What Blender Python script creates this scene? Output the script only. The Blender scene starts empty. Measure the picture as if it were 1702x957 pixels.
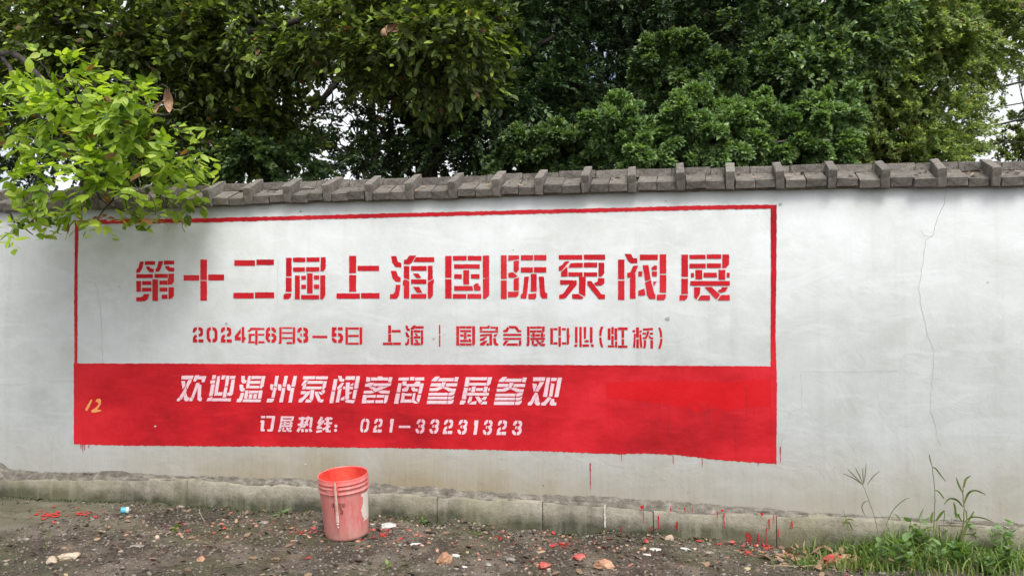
import bpy, bmesh, math, random
import numpy as np
from mathutils import Vector, Matrix
from mathutils.geometry import tessellate_polygon
random.seed(7); rng = np.random.default_rng(11)
R = math.radians
S = bpy.context.scene
COL = S.collection

# ------------------------------------------------------------------ camera
FPX, D, CZ, YAW, PITCH = 1440.0, 5.5, 1.33, R(11.0), R(2.5)
cam = bpy.data.cameras.new('camera'); camo = bpy.data.objects.new('camera', cam); COL.objects.link(camo)
cam.sensor_width = 36; cam.lens = FPX/1702*36; cam.clip_start = .05; cam.clip_end = 2000
camo.location = (0, -D, CZ); camo.rotation_euler = (math.pi/2+PITCH, 0, YAW)
S.camera = camo
_m = camo.rotation_euler.to_matrix()
CR, CU, CF = np.array(_m.col[0]), np.array(_m.col[1]), -np.array(_m.col[2])
CP = np.array([0, -D, CZ])
def at(px, py, y=0.0):
    """the point of the vertical plane at depth y that the photograph shows at a pixel"""
    d = CF*FPX + CR*(px-851) - CU*(py-478.5)
    return CP + d*((y+D)/d[1])
def px_of(P):
    v = np.asarray(P)-CP
    z = v@CF
    return 851+FPX*(v@CR)/z, 478.5-FPX*(v@CU)/z, z

# ------------------------------------------------------------------ world and sun
SUN_EL, SUN_AZ = R(58), R(150)          # azimuth clockwise from +y (the wall faces -y)
W = bpy.data.worlds.new('World'); S.world = W; W.use_nodes = True
nt = W.node_tree; nt.nodes.clear()
def N(t, k, **kw):
    n = t.nodes.new(k)
    for a, b in kw.items(): setattr(n, a, b)
    return n
out = N(nt, 'ShaderNodeOutputWorld'); bg = N(nt, 'ShaderNodeBackground')
sky = N(nt, 'ShaderNodeTexSky', sky_type='NISHITA', sun_disc=False, sun_elevation=SUN_EL, sun_rotation=SUN_AZ)
sky.dust_density = 4.0
hs = N(nt, 'ShaderNodeHueSaturation'); hs.inputs['Saturation'].default_value = .12; hs.inputs['Value'].default_value = 1.9
nz = N(nt, 'ShaderNodeTexNoise'); nz.inputs['Scale'].default_value = 3.2; nz.inputs['Detail'].default_value = 6
cr = N(nt, 'ShaderNodeValToRGB'); cr.color_ramp.elements[0].position = .36; cr.color_ramp.elements[1].position = .5
tc = N(nt, 'ShaderNodeTexCoord'); mx = N(nt, 'ShaderNodeMix', data_type='RGBA')
nt.links.new(tc.outputs['Generated'], nz.inputs['Vector']); nt.links.new(nz.outputs['Fac'], cr.inputs['Fac'])
nt.links.new(sky.outputs[0], hs.inputs['Color'])
nt.links.new(cr.outputs['Color'], mx.inputs['Factor']); nt.links.new(sky.outputs[0], mx.inputs['A']); nt.links.new(hs.outputs[0], mx.inputs['B'])
nt.links.new(mx.outputs['Result'], bg.inputs['Color']); bg.inputs['Strength'].default_value = .15
nt.links.new(bg.outputs[0], out.inputs[0])
sl = bpy.data.lights.new('sun', 'SUN'); sl.energy = 2.0; sl.angle = R(22); sl.color = (1, .96, .9)
so = bpy.data.objects.new('sun', sl); COL.objects.link(so)
sd = Vector((math.sin(SUN_AZ)*math.cos(SUN_EL), math.cos(SUN_AZ)*math.cos(SUN_EL), math.sin(SUN_EL)))
so.rotation_euler = sd.to_track_quat('Z', 'Y').to_euler(); so.location = (3, -8, 12)
S.view_settings.view_transform = 'Standard'; S.view_settings.look = 'None'
S.view_settings.exposure = 0.06; S.view_settings.gamma = 1

# ------------------------------------------------------------------ helpers
def lin(r, g, b):
    f = lambda c: (c/255/12.92) if c/255 <= .04045 else ((c/255+.055)/1.055)**2.4
    return (f(r), f(g), f(b), 1)
def ob(name, me, mat=None, parent=None, loc=None):
    o = bpy.data.objects.new(name, me); COL.objects.link(o)
    if mat and me and not me.materials: me.materials.append(mat)
    if parent: o.parent = parent
    if loc is not None: o.location = loc
    return o
def tag(o, label=None, cat=None, group=None, kind=None):
    if label: o['label'] = label
    if cat: o['category'] = cat
    if group: o['group'] = group
    if kind: o['kind'] = kind
    return o
def empty(name, loc, label, cat, group=None):
    o = bpy.data.objects.new(name, None); COL.objects.link(o); o.location = loc
    return tag(o, label, cat, group)
def npmesh(name, V, F, smooth=False):
    """V (n,3); F (m,k) with constant k"""
    me = bpy.data.meshes.new(name); V = np.asarray(V, dtype=np.float32); F = np.asarray(F, dtype=np.int32)
    n, k = F.shape
    me.vertices.add(len(V)); me.vertices.foreach_set('co', V.ravel())
    me.loops.add(n*k); me.loops.foreach_set('vertex_index', F.ravel())
    me.polygons.add(n); me.polygons.foreach_set('loop_start', np.arange(0, n*k, k, dtype=np.int32))
    me.polygons.foreach_set('loop_total', np.full(n, k, dtype=np.int32))
    if smooth: me.polygons.foreach_set('use_smooth', np.ones(n, dtype=bool))
    me.update(calc_edges=True); me.validate()
    return me
def pymesh(name, V, F, smooth=False):
    me = bpy.data.meshes.new(name); me.from_pydata([tuple(map(float, v)) for v in V], [], F); me.update()
    if smooth:
        for p in me.polygons: p.use_smooth = True
    return me
def vnoise(x, y, seed=0):
    x = np.asarray(x, float); y = np.asarray(y, float)
    xi = np.floor(x).astype(np.int64); yi = np.floor(y).astype(np.int64); fx = x-xi; fy = y-yi
    def h(a, b):
        n = (a*374761393 + b*668265263 + seed*974711) & 0x7fffffff
        n = ((n ^ (n >> 13))*1274126177) & 0x7fffffff
        return ((n ^ (n >> 16)) & 0xffff)/65535.0
    fx = fx*fx*(3-2*fx); fy = fy*fy*(3-2*fy)
    return (h(xi, yi)*(1-fx)+h(xi+1, yi)*fx)*(1-fy)+(h(xi, yi+1)*(1-fx)+h(xi+1, yi+1)*fx)*fy
def fbm(x, y, o=4, seed=0):
    s = 0; a = .5
    for i in range(o): s = s+a*(vnoise(np.asarray(x)*2**i, np.asarray(y)*2**i, seed+i)-.5); a *= .5
    return s
# ---- material building
class M:
    def __init__(s, name, rough=.8):
        s.m = bpy.data.materials.new(name); s.m.use_nodes = True; s.t = s.m.node_tree
        s.b = s.t.nodes['Principled BSDF']; s.b.inputs['Roughness'].default_value = rough; s.tc = N(s.t, 'ShaderNodeTexCoord')
    def l(s, a, b): s.t.links.new(a, b)
    def noise(s, scale, detail=5, rough=.6, vec=None, stretch=None, coord='Object', dist=0):
        v = vec or s.tc.outputs[coord]
        if stretch:
            mp = N(s.t, 'ShaderNodeMapping'); mp.inputs['Scale'].default_value = stretch; s.l(v, mp.inputs['Vector']); v = mp.outputs[0]
        n = N(s.t, 'ShaderNodeTexNoise'); n.inputs['Scale'].default_value = scale; n.inputs['Detail'].default_value = detail
        n.inputs['Roughness'].default_value = rough; n.inputs['Distortion'].default_value = dist; s.l(v, n.inputs['Vector']); return n.outputs['Fac']
    def ramp(s, f, *stops):
        r = N(s.t, 'ShaderNodeValToRGB'); e = r.color_ramp.elements
        while len(e) < len(stops): e.new(.5)
        for i, (p, c) in enumerate(stops): e[i].position = p; e[i].color = c if isinstance(c, tuple) else (c, c, c, 1)
        s.l(f, r.inputs['Fac']); return r.outputs['Color']
    def mix(s, f, a, b, mode='MIX'):
        n = N(s.t, 'ShaderNodeMix', data_type='RGBA', blend_type=mode)
        for k, v in (('Factor', f), ('A', a), ('B', b)):
            if isinstance(v, (int, float, tuple)): n.inputs[k].default_value = v
            else: s.l(v, n.inputs[k])
        return n.outputs['Result']
    def math(s, op, a, b=0.0, clamp=False):
        n = N(s.t, 'ShaderNodeMath', operation=op, use_clamp=clamp)
        for i, v in enumerate((a, b)):
            if isinstance(v, (int, float)): n.inputs[i].default_value = v
            else: s.l(v, n.inputs[i])
        return n.outputs[0]
    def xyz(s, coord='Object'):
        n = N(s.t, 'ShaderNodeSeparateXYZ'); s.l(s.tc.outputs[coord], n.inputs[0]); return n.outputs
    def attr(s, name):
        n = N(s.t, 'ShaderNodeAttribute', attribute_name=name); return n.outputs['Fac']
    def island(s): return N(s.t, 'ShaderNodeNewGeometry').outputs['Random Per Island']
    def objrand(s): return N(s.t, 'ShaderNodeObjectInfo').outputs['Random']
    def color(s, c):
        if isinstance(c, tuple): s.b.inputs['Base Color'].default_value = c
        else: s.l(c, s.b.inputs['Base Color'])
        return s
    def bump(s, h, strength=.4, dist=.01):
        n = N(s.t, 'ShaderNodeBump'); n.inputs['Strength'].default_value = strength; n.inputs['Distance'].default_value = dist
        s.l(h, n.inputs['Height']); s.l(n.outputs[0], s.b.inputs['Normal']); return s
    def rough(s, r): s.l(r, s.b.inputs['Roughness']); return s

# plaster: whitewash over patchy render, dirt rising from the base
mp = M('whitewashed_plaster', .85)
x, y, z = mp.xyz()
c = mp.ramp(mp.noise(1.4, 8, .68, dist=.6), (.34, (.43, .447, .437, 1)), (.49, (.485, .503, .50, 1)), (.64, (.53, .55, .56, 1)))
c = mp.mix(mp.math('MULTIPLY', mp.ramp(mp.noise(4.5, 8, .7), (.45, 0.), (.75, 1.)), .4), c, (.36, .37, .35, 1))
stk = mp.ramp(mp.noise(3.2, 5, .6, stretch=(3.2, 1, .14)), (.55, 0.), (.72, 1.))
c = mp.mix(mp.math('MULTIPLY', stk, .28), c, (.36, .37, .35, 1))
trow = mp.noise(2.2, 6, .6, stretch=(1, 1, 3.5), dist=1.2)
c = mp.mix(mp.math('MULTIPLY', mp.ramp(trow, (.52, 0.), (.62, 1.)), .3), c, (.57, .595, .61, 1))
zz = mp.math('ADD', z, mp.math('MULTIPLY', mp.noise(1.1, 4, .6), -.34))
dirt = mp.math('MULTIPLY', mp.ramp(zz, (.08, 1.), (.52, 0.)), mp.ramp(mp.noise(1.6, 6, .65, stretch=(1, 1, .5)), (.3, .5), (.58, 1.)))
xm = mp.math('ADD', x, mp.math('MULTIPLY', mp.noise(.8, 3, .5), .6))
XA, XB, XC = float(at(150, 780)[0]), float(at(430, 780)[0]), float(at(1250, 780)[0])
side = mp.math('MULTIPLY', mp.ramp(mp.math('DIVIDE', mp.math('SUBTRACT', xm, XA+.3), XB-XA), (0., .3), (1., 1.)), mp.ramp(mp.math('DIVIDE', mp.math('SUBTRACT', xm, XC-1.6), 2.2), (0., 1.), (1., .5)))
c = mp.mix(mp.math('MULTIPLY', mp.math('MULTIPLY', dirt, side), 1.0, True), c, (.35, .29, .18, 1))
vs = mp.math('MULTIPLY', mp.ramp(mp.noise(9, 5, .65, stretch=(5, 1, .25)), (.5, 0.), (.7, 1.)), mp.math('MULTIPLY', dirt, side))
c = mp.mix(mp.math('MULTIPLY', vs, .35), c, (.24, .20, .13, 1))
spl = mp.math('MULTIPLY', mp.ramp(mp.noise(42, 3, .5), (.66, 0.), (.74, 1.)), mp.ramp(z, (.1, .8), (.9, .12)))
c = mp.mix(mp.math('MULTIPLY', spl, .5), c, (.16, .14, .11, 1))
# damp grime below the coping
zt = mp.math('ADD', z, mp.math('MULTIPLY', mp.noise(2.6, 5, .7, stretch=(2, 1, .3)), .25))
c = mp.mix(mp.math('MULTIPLY', mp.ramp(zt, (.0, 0.), (1., 0.)) , 0.), c, c)
mp.color(c)
h = mp.math('ADD', mp.math('MULTIPLY', mp.noise(5, 6, .6, dist=.8), .9), mp.math('MULTIPLY', mp.noise(60, 4, .6), .12))
mp.bump(h, .32, .016)
PLASTER = mp.m

def paint(name, base, dark, light, spots=.0, rough=.5, wear=None):
    p = M(name, rough+.15); p.b.inputs['Specular IOR Level'].default_value = .18
    c = p.ramp(p.noise(1.3, 6, .62, stretch=(1, 1, 1.8)), (.34, dark), (.5, base), (.7, light))
    c = p.mix(p.math('MULTIPLY', p.ramp(p.noise(9, 6, .65, stretch=(.7, 1, 3)), (.5, 0.), (.8, 1.)), .45), c, light)
    c = p.mix(p.math('MULTIPLY', p.ramp(p.noise(7, 4, .6, stretch=(6, 1, .3)), (.6, 0.), (.78, 1.)), .45), c, dark)
    if wear: c = p.mix(p.ramp(p.noise(38, 5, .7), (.62, 0.), (.78, wear[0])), c, wear[1])
    p.color(c)
    hh = p.math('ADD', p.math('MULTIPLY', p.noise(5, 6, .6, dist=.8), .9), p.math('MULTIPLY', p.noise(60, 4, .6), .12))
    p.bump(hh, .35, .015)
    return p.m
RED = paint('red_paint', (.44, .008, .015, 1), (.28, .005, .009, 1), (.62, .020, .03, 1), wear=(.25, (.62, .10, .11, 1)))
REDL = paint('red_stencil_paint', (.47, .009, .017, 1), (.36, .007, .014, 1), (.56, .03, .04, 1), wear=(.5, (.60, .16, .17, 1)))
WHT = paint('white_stencil_paint', (.68, .50, .55, 1), (.60, .32, .38, 1), (.76, .66, .68, 1), wear=(.6, (.60, .20, .24, 1)))
ORG = paint('orange_paint', (.78, .28, .09, 1), (.70, .14, .07, 1), (.8, .36, .12, 1))
DRIP = M('dried_paint_drip', .5).color((.32, .008, .016, 1)).m
CRACK = M('crack_grey', .95).color((.34, .335, .32, 1)).m  # plain grey for crack strips and chips
WDRIP = M('white_paint_drip', .6).color((.50, .48, .41, 1)).m

def concrete(name, c1, c2, c3, moss=0, sc=6):
    p = M(name, .92)
    c = p.ramp(p.noise(sc, 8, .68), (.3, c1), (.5, c2), (.72, c3))
    c = p.mix(p.math('MULTIPLY', p.ramp(p.noise(55, 4, .6), (.55, 0.), (.75, 1.)), .5), c, tuple(.55*k for k in c1[:3])+(1,))
    if moss:
        zz = p.math('MULTIPLY', p.math('ADD', p.math('ADD', p.attr('hgt'), .12), p.math('MULTIPLY', p.noise(4, 6, .7), -.26)), 4.0)
        c = p.mix(p.math('MULTIPLY', p.ramp(zz, (.13, 1.), (.44, 0.)), moss), c, (.040, .043, .022, 1))
        c = p.mix(p.math('MULTIPLY', p.ramp(p.noise(2.2, 4, .6), (.45, 0.), (.65, 1.)), .5), c, (.20, .19, .11, 1))
        c = p.mix(p.math('MULTIPLY', p.ramp(p.noise(5, 5, .6, stretch=(3, 1, .3)), (.5, 0.), (.7, 1.)), .4), c, (.33, .31, .24, 1))
    p.color(c); p.bump(p.math('ADD', p.noise(22, 8, .7), p.math('MULTIPLY', p.noise(120, 4, .7), .5)), .8, .012)
    return p.m
PLINTH = concrete('footing_concrete', (.15, .135, .105, 1), (.26, .238, .19, 1), (.36, .335, .275, 1), moss=.93)
MORTAR = concrete('rough_mortar', (.07, .062, .05, 1), (.15, .135, .11, 1), (.30, .28, .24, 1), sc=18)
pb = M('weathered_grey_brick', .95)
c = pb.ramp(pb.noise(20, 8, .75), (.36, (.05, .044, .038, 1)), (.5, (.165, .15, .135, 1)), (.64, (.36, .34, .31, 1)))
c = pb.mix(.4, c, pb.ramp(pb.objrand(), (0., (.11, .09, .078, 1)), (.5, (.22, .195, .165, 1)), (1., (.36, .325, .28, 1))))
c = pb.mix(pb.math('MULTIPLY', pb.ramp(pb.noise(11, 6, .7), (.5, 0.), (.68, 1.)), .6), c, (.075, .075, .05, 1))
c = pb.mix(pb.math('MULTIPLY', pb.ramp(pb.noise(75, 3, .6), (.6, 0.), (.7, 1.)), .6), c, (.045, .04, .034, 1))
pb.color(c).bump(pb.math('ADD', pb.noise(70, 6, .75), pb.noise(25, 4, .6)), 1., .012)
BRICK = pb.m

def leafmat(name, stops, trans=.35, rough=.45, tcol=None, brown=None, obj=False):
    p = M(name, rough); t = p.t
    rnd = p.objrand() if obj else p.island()
    c = p.ramp(rnd, *stops)
    if brown:
        n = N(t, 'ShaderNodeMath', operation='FRACT'); p.l(p.math('MULTIPLY', rnd, 37.3), n.inputs[0])
        c = p.mix(p.math('LESS_THAN', n.outputs[0], brown), c, (.20, .10, .045, 1))
    p.color(c); p.b.inputs['Specular IOR Level'].default_value = .35
    tr = N(t, 'ShaderNodeBsdfTranslucent'); ms = N(t, 'ShaderNodeMixShader'); ms.inputs[0].default_value = trans
    p.l(p.mix(1.0, c, tcol or (1.7, 1.75, .6, 1), 'MULTIPLY'), tr.inputs[0])
    o = t.nodes['Material Output']; p.l(p.b.outputs[0], ms.inputs[1]); p.l(tr.outputs[0], ms.inputs[2]); p.l(ms.outputs[0], o.inputs[0])
    return p.m
LF_BRIGHT = leafmat('sunlit_leaf', ((0., (.12, .21, .02, 1)), (.45, (.27, .39, .045, 1)), (.8, (.37, .49, .07, 1)), (1., (.47, .55, .16, 1))), .45, obj=True)  # yellow-green bough leaves, sunlight put into this colour and the next
LF_BRIGHT2 = leafmat('sunlit_leaf_mass', ((0., (.08, .15, .018, 1)), (.45, (.22, .33, .035, 1)), (.8, (.34, .46, .06, 1)), (1., (.44, .52, .14, 1))), .45, brown=.02)
LF_SHADE = leafmat('broad_leaf', ((0., (.03, .045, .014, 1)), (.55, (.085, .12, .032, 1)), (.85, (.15, .21, .05, 1)), (1., (.38, .50, .09, 1))), .32, brown=.012)  # same broadleaf species, crown shade put into the colour; thin tree reuses it
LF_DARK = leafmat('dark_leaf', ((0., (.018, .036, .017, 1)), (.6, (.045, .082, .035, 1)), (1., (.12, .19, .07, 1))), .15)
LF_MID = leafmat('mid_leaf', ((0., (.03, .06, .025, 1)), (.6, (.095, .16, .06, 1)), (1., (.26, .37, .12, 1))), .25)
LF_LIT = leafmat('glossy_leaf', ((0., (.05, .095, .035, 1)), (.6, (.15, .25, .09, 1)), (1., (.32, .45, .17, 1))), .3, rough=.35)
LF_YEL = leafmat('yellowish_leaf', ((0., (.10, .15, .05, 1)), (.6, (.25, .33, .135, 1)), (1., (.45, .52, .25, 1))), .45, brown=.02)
GRASS = leafmat('grass_blade', ((0., (.06, .11, .025, 1)), (.6, (.14, .23, .055, 1)), (.9, (.22, .31, .08, 1)), (1., (.38, .33, .17, 1))), .35)
pk = M('bark', .95); c = pk.ramp(pk.noise(14, 7, .7, stretch=(3, 3, .6)), (.35, (.022, .019, .016, 1)), (.7, (.07, .06, .05, 1)))
pk.color(c).bump(pk.noise(30, 6, .7), .9, .02); BARK = pk.m
TWIG = M('green_twig', .7).color((.12, .12, .05, 1)).m
BLACK = M('cable_rubber', .6).color((.02, .02, .022, 1)).m
ZROW = 0
# ------------------------------------------------------------------ curves along the wall
def curve(pts, y):
    w = np.array([at(a, b, y) for a, b in pts]); w = w[np.argsort(w[:, 0])]
    return lambda x: np.interp(x, w[:, 0], w[:, 2])
XL, XR = -8.5, 7.5
PB = [(-900,770),(-200,768),(-10,768),(2,771),(12,780),(29,783),(73,788),(132,787.5),(165,786),(200,784),(211,789),(264,791.4),(308,795),(345,793.5),(382,795),(441,798.7),(480,796),(517,799),(570,803),(618,805),(653,808),(685,813),(714,810),(751,816),(776,819),(850,822.7),(880,825),(954,827.6),(1023,829),(1053,832.5),(1102,835),(1151,837.5),(1201,842.4),(1250,847),(1280,849),(1330,854),(1404,857.6),(1453,862.6),(1503,864),(1553,866.8),(1602,868.8),(1652,870),(1702,873.7),(2100,895),(2900,930)]
PT = [(-900,790),(0,798),(150,797),(300,797),(400,805),(500,808),(613,819),(652,820),(677,821.5),(727,826),(801,830),(900,832.5),(954,837.5),(1028,842),(1102,851),(1176,853.5),(1250,855),(1300,857),(1404,861),(1503,868),(1602,873),(1702,879),(2100,900),(2900,940)]
GB = [(-900,775),(-200,812),(0,824),(88,831.6),(176,836),(264,840),(311,846),(411,849),(500,853),(618,861),(697,866),(727,871),(788,871),(825,876),(880,884),(954,888),(1028,889),(1102,890.5),(1151,894),(1201,899),(1250,907),(1330,911),(1404,916),(1520,920),(1652,926),(1702,928),(2100,955),(2900,1000)]
CT = [(-900,372),(-200,356),(0,350),(200,346),(342,341.7),(473,336.5),(607,332.5),(746,329),(870,323.5),(1000,319),(1206,315),(1372,312),(1550,309.5),(1702,308),(2100,303),(2900,294)]
zpb, zpt, zgb, zct = curve(PB, -.012), curve(PT, -.07), curve(GB, -.07), curve(CT, -.05)

# ------------------------------------------------------------------ ground
xs = np.concatenate([-np.geomspace(400, 6.5, 26), np.arange(-6.4, 4.6, .022), np.geomspace(4.7, 400, 26)])
ys = np.concatenate([-np.geomspace(400, 3.4, 24), np.arange(-3.3, .08, .022), np.geomspace(.2, 500, 30)])
X, Y = np.meshgrid(xs, ys)
def slabmask(x, y):       # smooth worn concrete apron at the far end of the wall
    edge = at(205, 858, -.4)[0] - .12 + .55*np.minimum(0, (y+.35)) + .35*fbm(x*2.3, y*2.3, 4, 5)
    return np.clip((edge-x)/.10, 0, 1)*np.clip((y+2.5)/.2, 0, 1)
def zground(x, y, fine=True):
    x = np.asarray(x, float); y = np.asarray(y, float)
    base = zgb(np.clip(x, -6, 5))
    fade = np.exp(-np.maximum(np.abs(x)-6, 0)/10)
    sm = slabmask(x, y)
    h = base + fade*(.05*fbm(x*1.2, y*1.2, 3, 2)+.02*np.clip(-y-.1, 0, 1)*0)
    if fine: h = h + (1-.82*sm)*(.045*fbm(x*7, y*7, 4, 9)+.022*fbm(x*28, y*28, 2, 21)) - .012*sm*0
    h = h + .03*np.exp(-np.abs(y+.08)/.06)*(1-sm)*np.clip(.4+fbm(x*3, y*3, 3, 31)*2, 0, 1)
    return h
Z = zground(X, Y)
V = np.stack([X, Y, Z], -1).reshape(-1, 3); nx, ny = len(xs), len(ys)
i = np.arange(nx-1); j = np.arange(ny-1); I, J = np.meshgrid(i, j); a = (J*nx+I).ravel()
me = npmesh('ground', V, np.stack([a, a+1, a+1+nx, a+nx], 1), True)
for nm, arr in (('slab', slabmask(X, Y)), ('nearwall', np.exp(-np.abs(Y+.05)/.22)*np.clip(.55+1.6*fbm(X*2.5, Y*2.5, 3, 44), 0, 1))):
    at_ = me.attributes.new(nm, 'FLOAT', 'POINT'); at_.data.foreach_set('value', arr.ravel().astype(np.float32))
g = M('dirt', .95)
c = g.ramp(g.noise(5, 9, .72), (.34, (.018, .014, .009, 1)), (.5, (.055, .041, .028, 1)), (.66, (.145, .115, .085, 1)))
c = g.mix(g.math('MULTIPLY', g.ramp(g.noise(75, 4, .7), (.55, 0.), (.68, 1.)), .6), c, (.27, .24, .21, 1))
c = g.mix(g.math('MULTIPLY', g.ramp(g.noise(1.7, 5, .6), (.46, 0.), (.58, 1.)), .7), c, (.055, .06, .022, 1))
c = g.mix(g.math('MULTIPLY', g.ramp(g.noise(2.6, 6, .65, dist=.5), (.5, 0.), (.62, 1.)), .5), c, (.19, .165, .13, 1))
cs = g.ramp(g.noise(3.2, 8, .65, stretch=(1, 2.5, 1)), (.3, (.06, .056, .032, 1)), (.5, (.15, .132, .10, 1)), (.68, (.27, .245, .205, 1)))
cs = g.mix(g.math('MULTIPLY', g.ramp(g.noise(1.1, 5, .6, stretch=(1, 2, 1)), (.42, 0.), (.6, 1.)), .6), cs, (.085, .085, .035, 1))
c = g.mix(g.attr('slab'), c, cs)
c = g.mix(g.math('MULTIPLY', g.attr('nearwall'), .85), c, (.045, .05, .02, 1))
g.rough(g.ramp(g.noise(2.2, 5, .6), (.4, .55), (.6, .95)))
g.color(c).bump(g.math('ADD', g.noise(40, 8, .75), g.noise(110, 4, .7)), .7, .012)
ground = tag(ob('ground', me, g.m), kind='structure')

# ------------------------------------------------------------------ wall
wall = empty('boundary_wall', (0, 0, 0), 'long whitewashed wall with a red painted advertisement and a sloping grey brick coping', 'wall')
wx = np.arange(XL, XR, .02)
def strip(name, rows, mat, parent, attrs=None, smooth=False):
    """rows: list of (y array, z array) along wx"""
    n = len(wx); V = np.concatenate([np.stack([wx+0*ry, ry+0*wx, rz+0*wx], 1) for ry, rz in rows])
    F = []
    for r in range(len(rows)-1):
        a = np.arange(n-1)+r*n; F.append(np.stack([a, a+1, a+1+n, a+n], 1))
    me = npmesh(name, V, np.concatenate(F), smooth)
    if attrs is not None:
        A = me.attributes.new('hgt', 'FLOAT', 'POINT'); A.data.foreach_set('value', np.concatenate(attrs).astype(np.float32))
    return ob(name, me, mat, parent)
jag = .012*fbm(wx*14, wx*0, 4, 3)+.006*fbm(wx*60, wx*0, 2, 8)
pbz = zpb(wx)+jag; ctz = zct(wx)
strip('plaster', [(0*wx+.26, ctz+.03), (0*wx+.012, ctz+.03), (0*wx, ctz+.02), (0*wx, (ctz+pbz)/2), (0*wx, pbz+.008), (0*wx+.003, pbz), (0*wx+.05, pbz-.003)], PLASTER, wall)
strip('wall_back', [(0*wx+.26, ctz+.03), (0*wx+.26, 0*wx-1.0)], MORTAR, wall)
# rough mortar between plaster and footing (a lumpy ledge)
rows = []; nr = 12
for k in range(nr):
    t = k/(nr-1)
    prof = -.002 - .064*np.clip(t*1.25, 0, 1)**.6
    zz = (pbz+.015)*(1-t) + (zpt(wx)-.004)*t
    lump = .05*fbm(wx*22, np.full_like(wx, k*.9), 4, 17)*np.sin(math.pi*min(1, t+.15))
    rows.append((prof+.02*(1-t)-lump-.004, zz+lump*.35))
strip('mortar_ledge', rows, MORTAR, wall)
# footing cast in lengths, a dark joint between each
joints = [at(p, 840, -.07)[0] for p in (-520, -150, 311, 727, 902, 1086, 1290, 1560, 1900)]
joints = [XL]+joints+[XR]
for q, (a, b) in enumerate(zip(joints[:-1], joints[1:])):
    n = max(4, int((b-a-.008)/.02)); gx = np.linspace(a+.0022, b-.0022, n)
    V = []; H = []; off = rng.uniform(-.009, -.003)
    for t in (0, .06, .3, .6, .85, 1.0):
        zt_ = zpt(gx)+.004+.016*fbm(gx*16, gx*0, 4, q); zb = zgb(gx)-.12
        yy = -.07+off+.016*fbm(gx*11, np.full_like(gx, t*7), 4, 60+q) + (.012 if t == 0 else 0)
        if 0 < t < 1: yy[0] += .004; yy[-1] += .004
        zc = zt_*(1-t)+zb*t
        V.append(np.stack([gx, yy, zc], 1)); H.append(zc-zgb(gx))
    top = V[0].copy(); top[:, 1] = .02; V.insert(0, top); H.insert(0, H[0]); V = np.concatenate(V); H = np.concatenate(H)
    F = []
    for r in range(6):
        k = np.arange(n-1)+r*n; F.append(np.stack([k, k+1, k+1+n, k+n], 1))
    me = npmesh('footing_block', V, np.concatenate(F)); A = me.attributes.new('hgt', 'FLOAT', 'POINT'); A.data.foreach_set('value', H.astype(np.float32))
    ob('footing_block', me, PLINTH, wall)
JM = M('joint_brown', .95).color((.10, .092, .075, 1)).m  # plain dark brown for the core seen in the joints
strip('footing_core', [(0*wx-.045, zpt(wx)-.01), (0*wx-.045, zgb(wx)-.2)], JM, wall)

# coping bricks
def brick_mesh(L, Wd, H, seed):
    rr = random.Random(seed); bm = bmesh.new(); bmesh.ops.create_cube(bm, size=1)
    for v in bm.verts: v.co = Vector((v.co.x*Wd, (v.co.y+.5)*L, (v.co.z+.5)*H))
    bmesh.ops.bevel(bm, geom=bm.edges[:], offset=.0035, segments=1, affect='EDGES')
    for v in bm.verts: v.co += Vector([rr.uniform(-.0035, .0035) for _ in range(3)])
    me = bpy.data.meshes.new('brick'); bm.to_mesh(me); bm.free(); me.materials.append(BRICK); return me
HEAD = [brick_mesh(.23, .1155, .052, k) for k in range(7)]
EDGE = [brick_mesh(.235, .052, .112, 20+k) for k in range(5)]
ROWB = [brick_mesh(.115, .236, .052, 40+k) for k in range(5)]
SL = R(24)
ridge_px = [342.6, 408, 473, 538.7, 607, 675, 746, 819, 889.5, 966, 1044.6, 1124, 1206, 1289.7, 1375, 1464, 1557, 1647]
rx_ = [at(p, 320, -.055)[0] for p in ridge_px]
pitch = (rx_[-1]-rx_[0])/(len(rx_)-1)
print('PITCH', pitch, 'x0', rx_[0])
lo, hi = rx_[0], rx_[-1]
k = 1
while lo-k*pitch > XL: rx_.append(lo-k*pitch); k += 1
k = 1
while hi+k*pitch < XR: rx_.append(hi+k*pitch); k += 1
rx_.sort()
for q, x0 in enumerate(rx_[:-1]):
    x1 = rx_[q+1]; z0 = float(zct(x0+.026))
    o = ob('ridge_brick', EDGE[q % 5], None, wall, (x0+.026, -.056+rng.uniform(-.006, .006), z0-.004+rng.uniform(-.003, .003)))
    o.rotation_euler = (SL+rng.uniform(-.03, .03), rng.uniform(-.04, .04), rng.uniform(-.05, .05)); o['label'] = 'brick set on edge across the coping'
    span = x1-x0-.054; w = span/2
    for h_ in range(2):
        cx = x0+.054+w*(h_+.5); o = ob('brick', HEAD[(q*2+h_*3) % 7], None, wall, (cx+rng.uniform(-.003, .003), -.05+rng.uniform(-.012, .012), float(zct(cx))+rng.uniform(-.006, .006)))
        o.rotation_euler = (SL+rng.uniform(-.03, .03), rng.uniform(-.025, .025), rng.uniform(-.025, .025)); o.scale = (min(1.08, (w-.006)/.1155), 1, 1)
xx = XL; q = 0
while xx < XR:
    cx = xx+.119; z0 = float(zct(cx)); o = ob('brick', ROWB[q % 5], None, wall, (cx, .078+rng.uniform(-.004, .004), z0+.112+rng.uniform(-.004, .004)))
    o.rotation_euler = (rng.uniform(-.03, .03), rng.uniform(-.012, .012), rng.uniform(-.012, .012)); xx += .2415; q += 1
strip('coping_mortar', [(0*wx-.03, ctz+.004), (0*wx-.015, ctz+.03), (0*wx+.085, ctz+.085), (0*wx+.095, ctz+.14), (0*wx+.18, ctz+.14), (0*wx+.30, ctz+.05), (0*wx+.26, ctz+.02)], MORTAR, wall)
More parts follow.
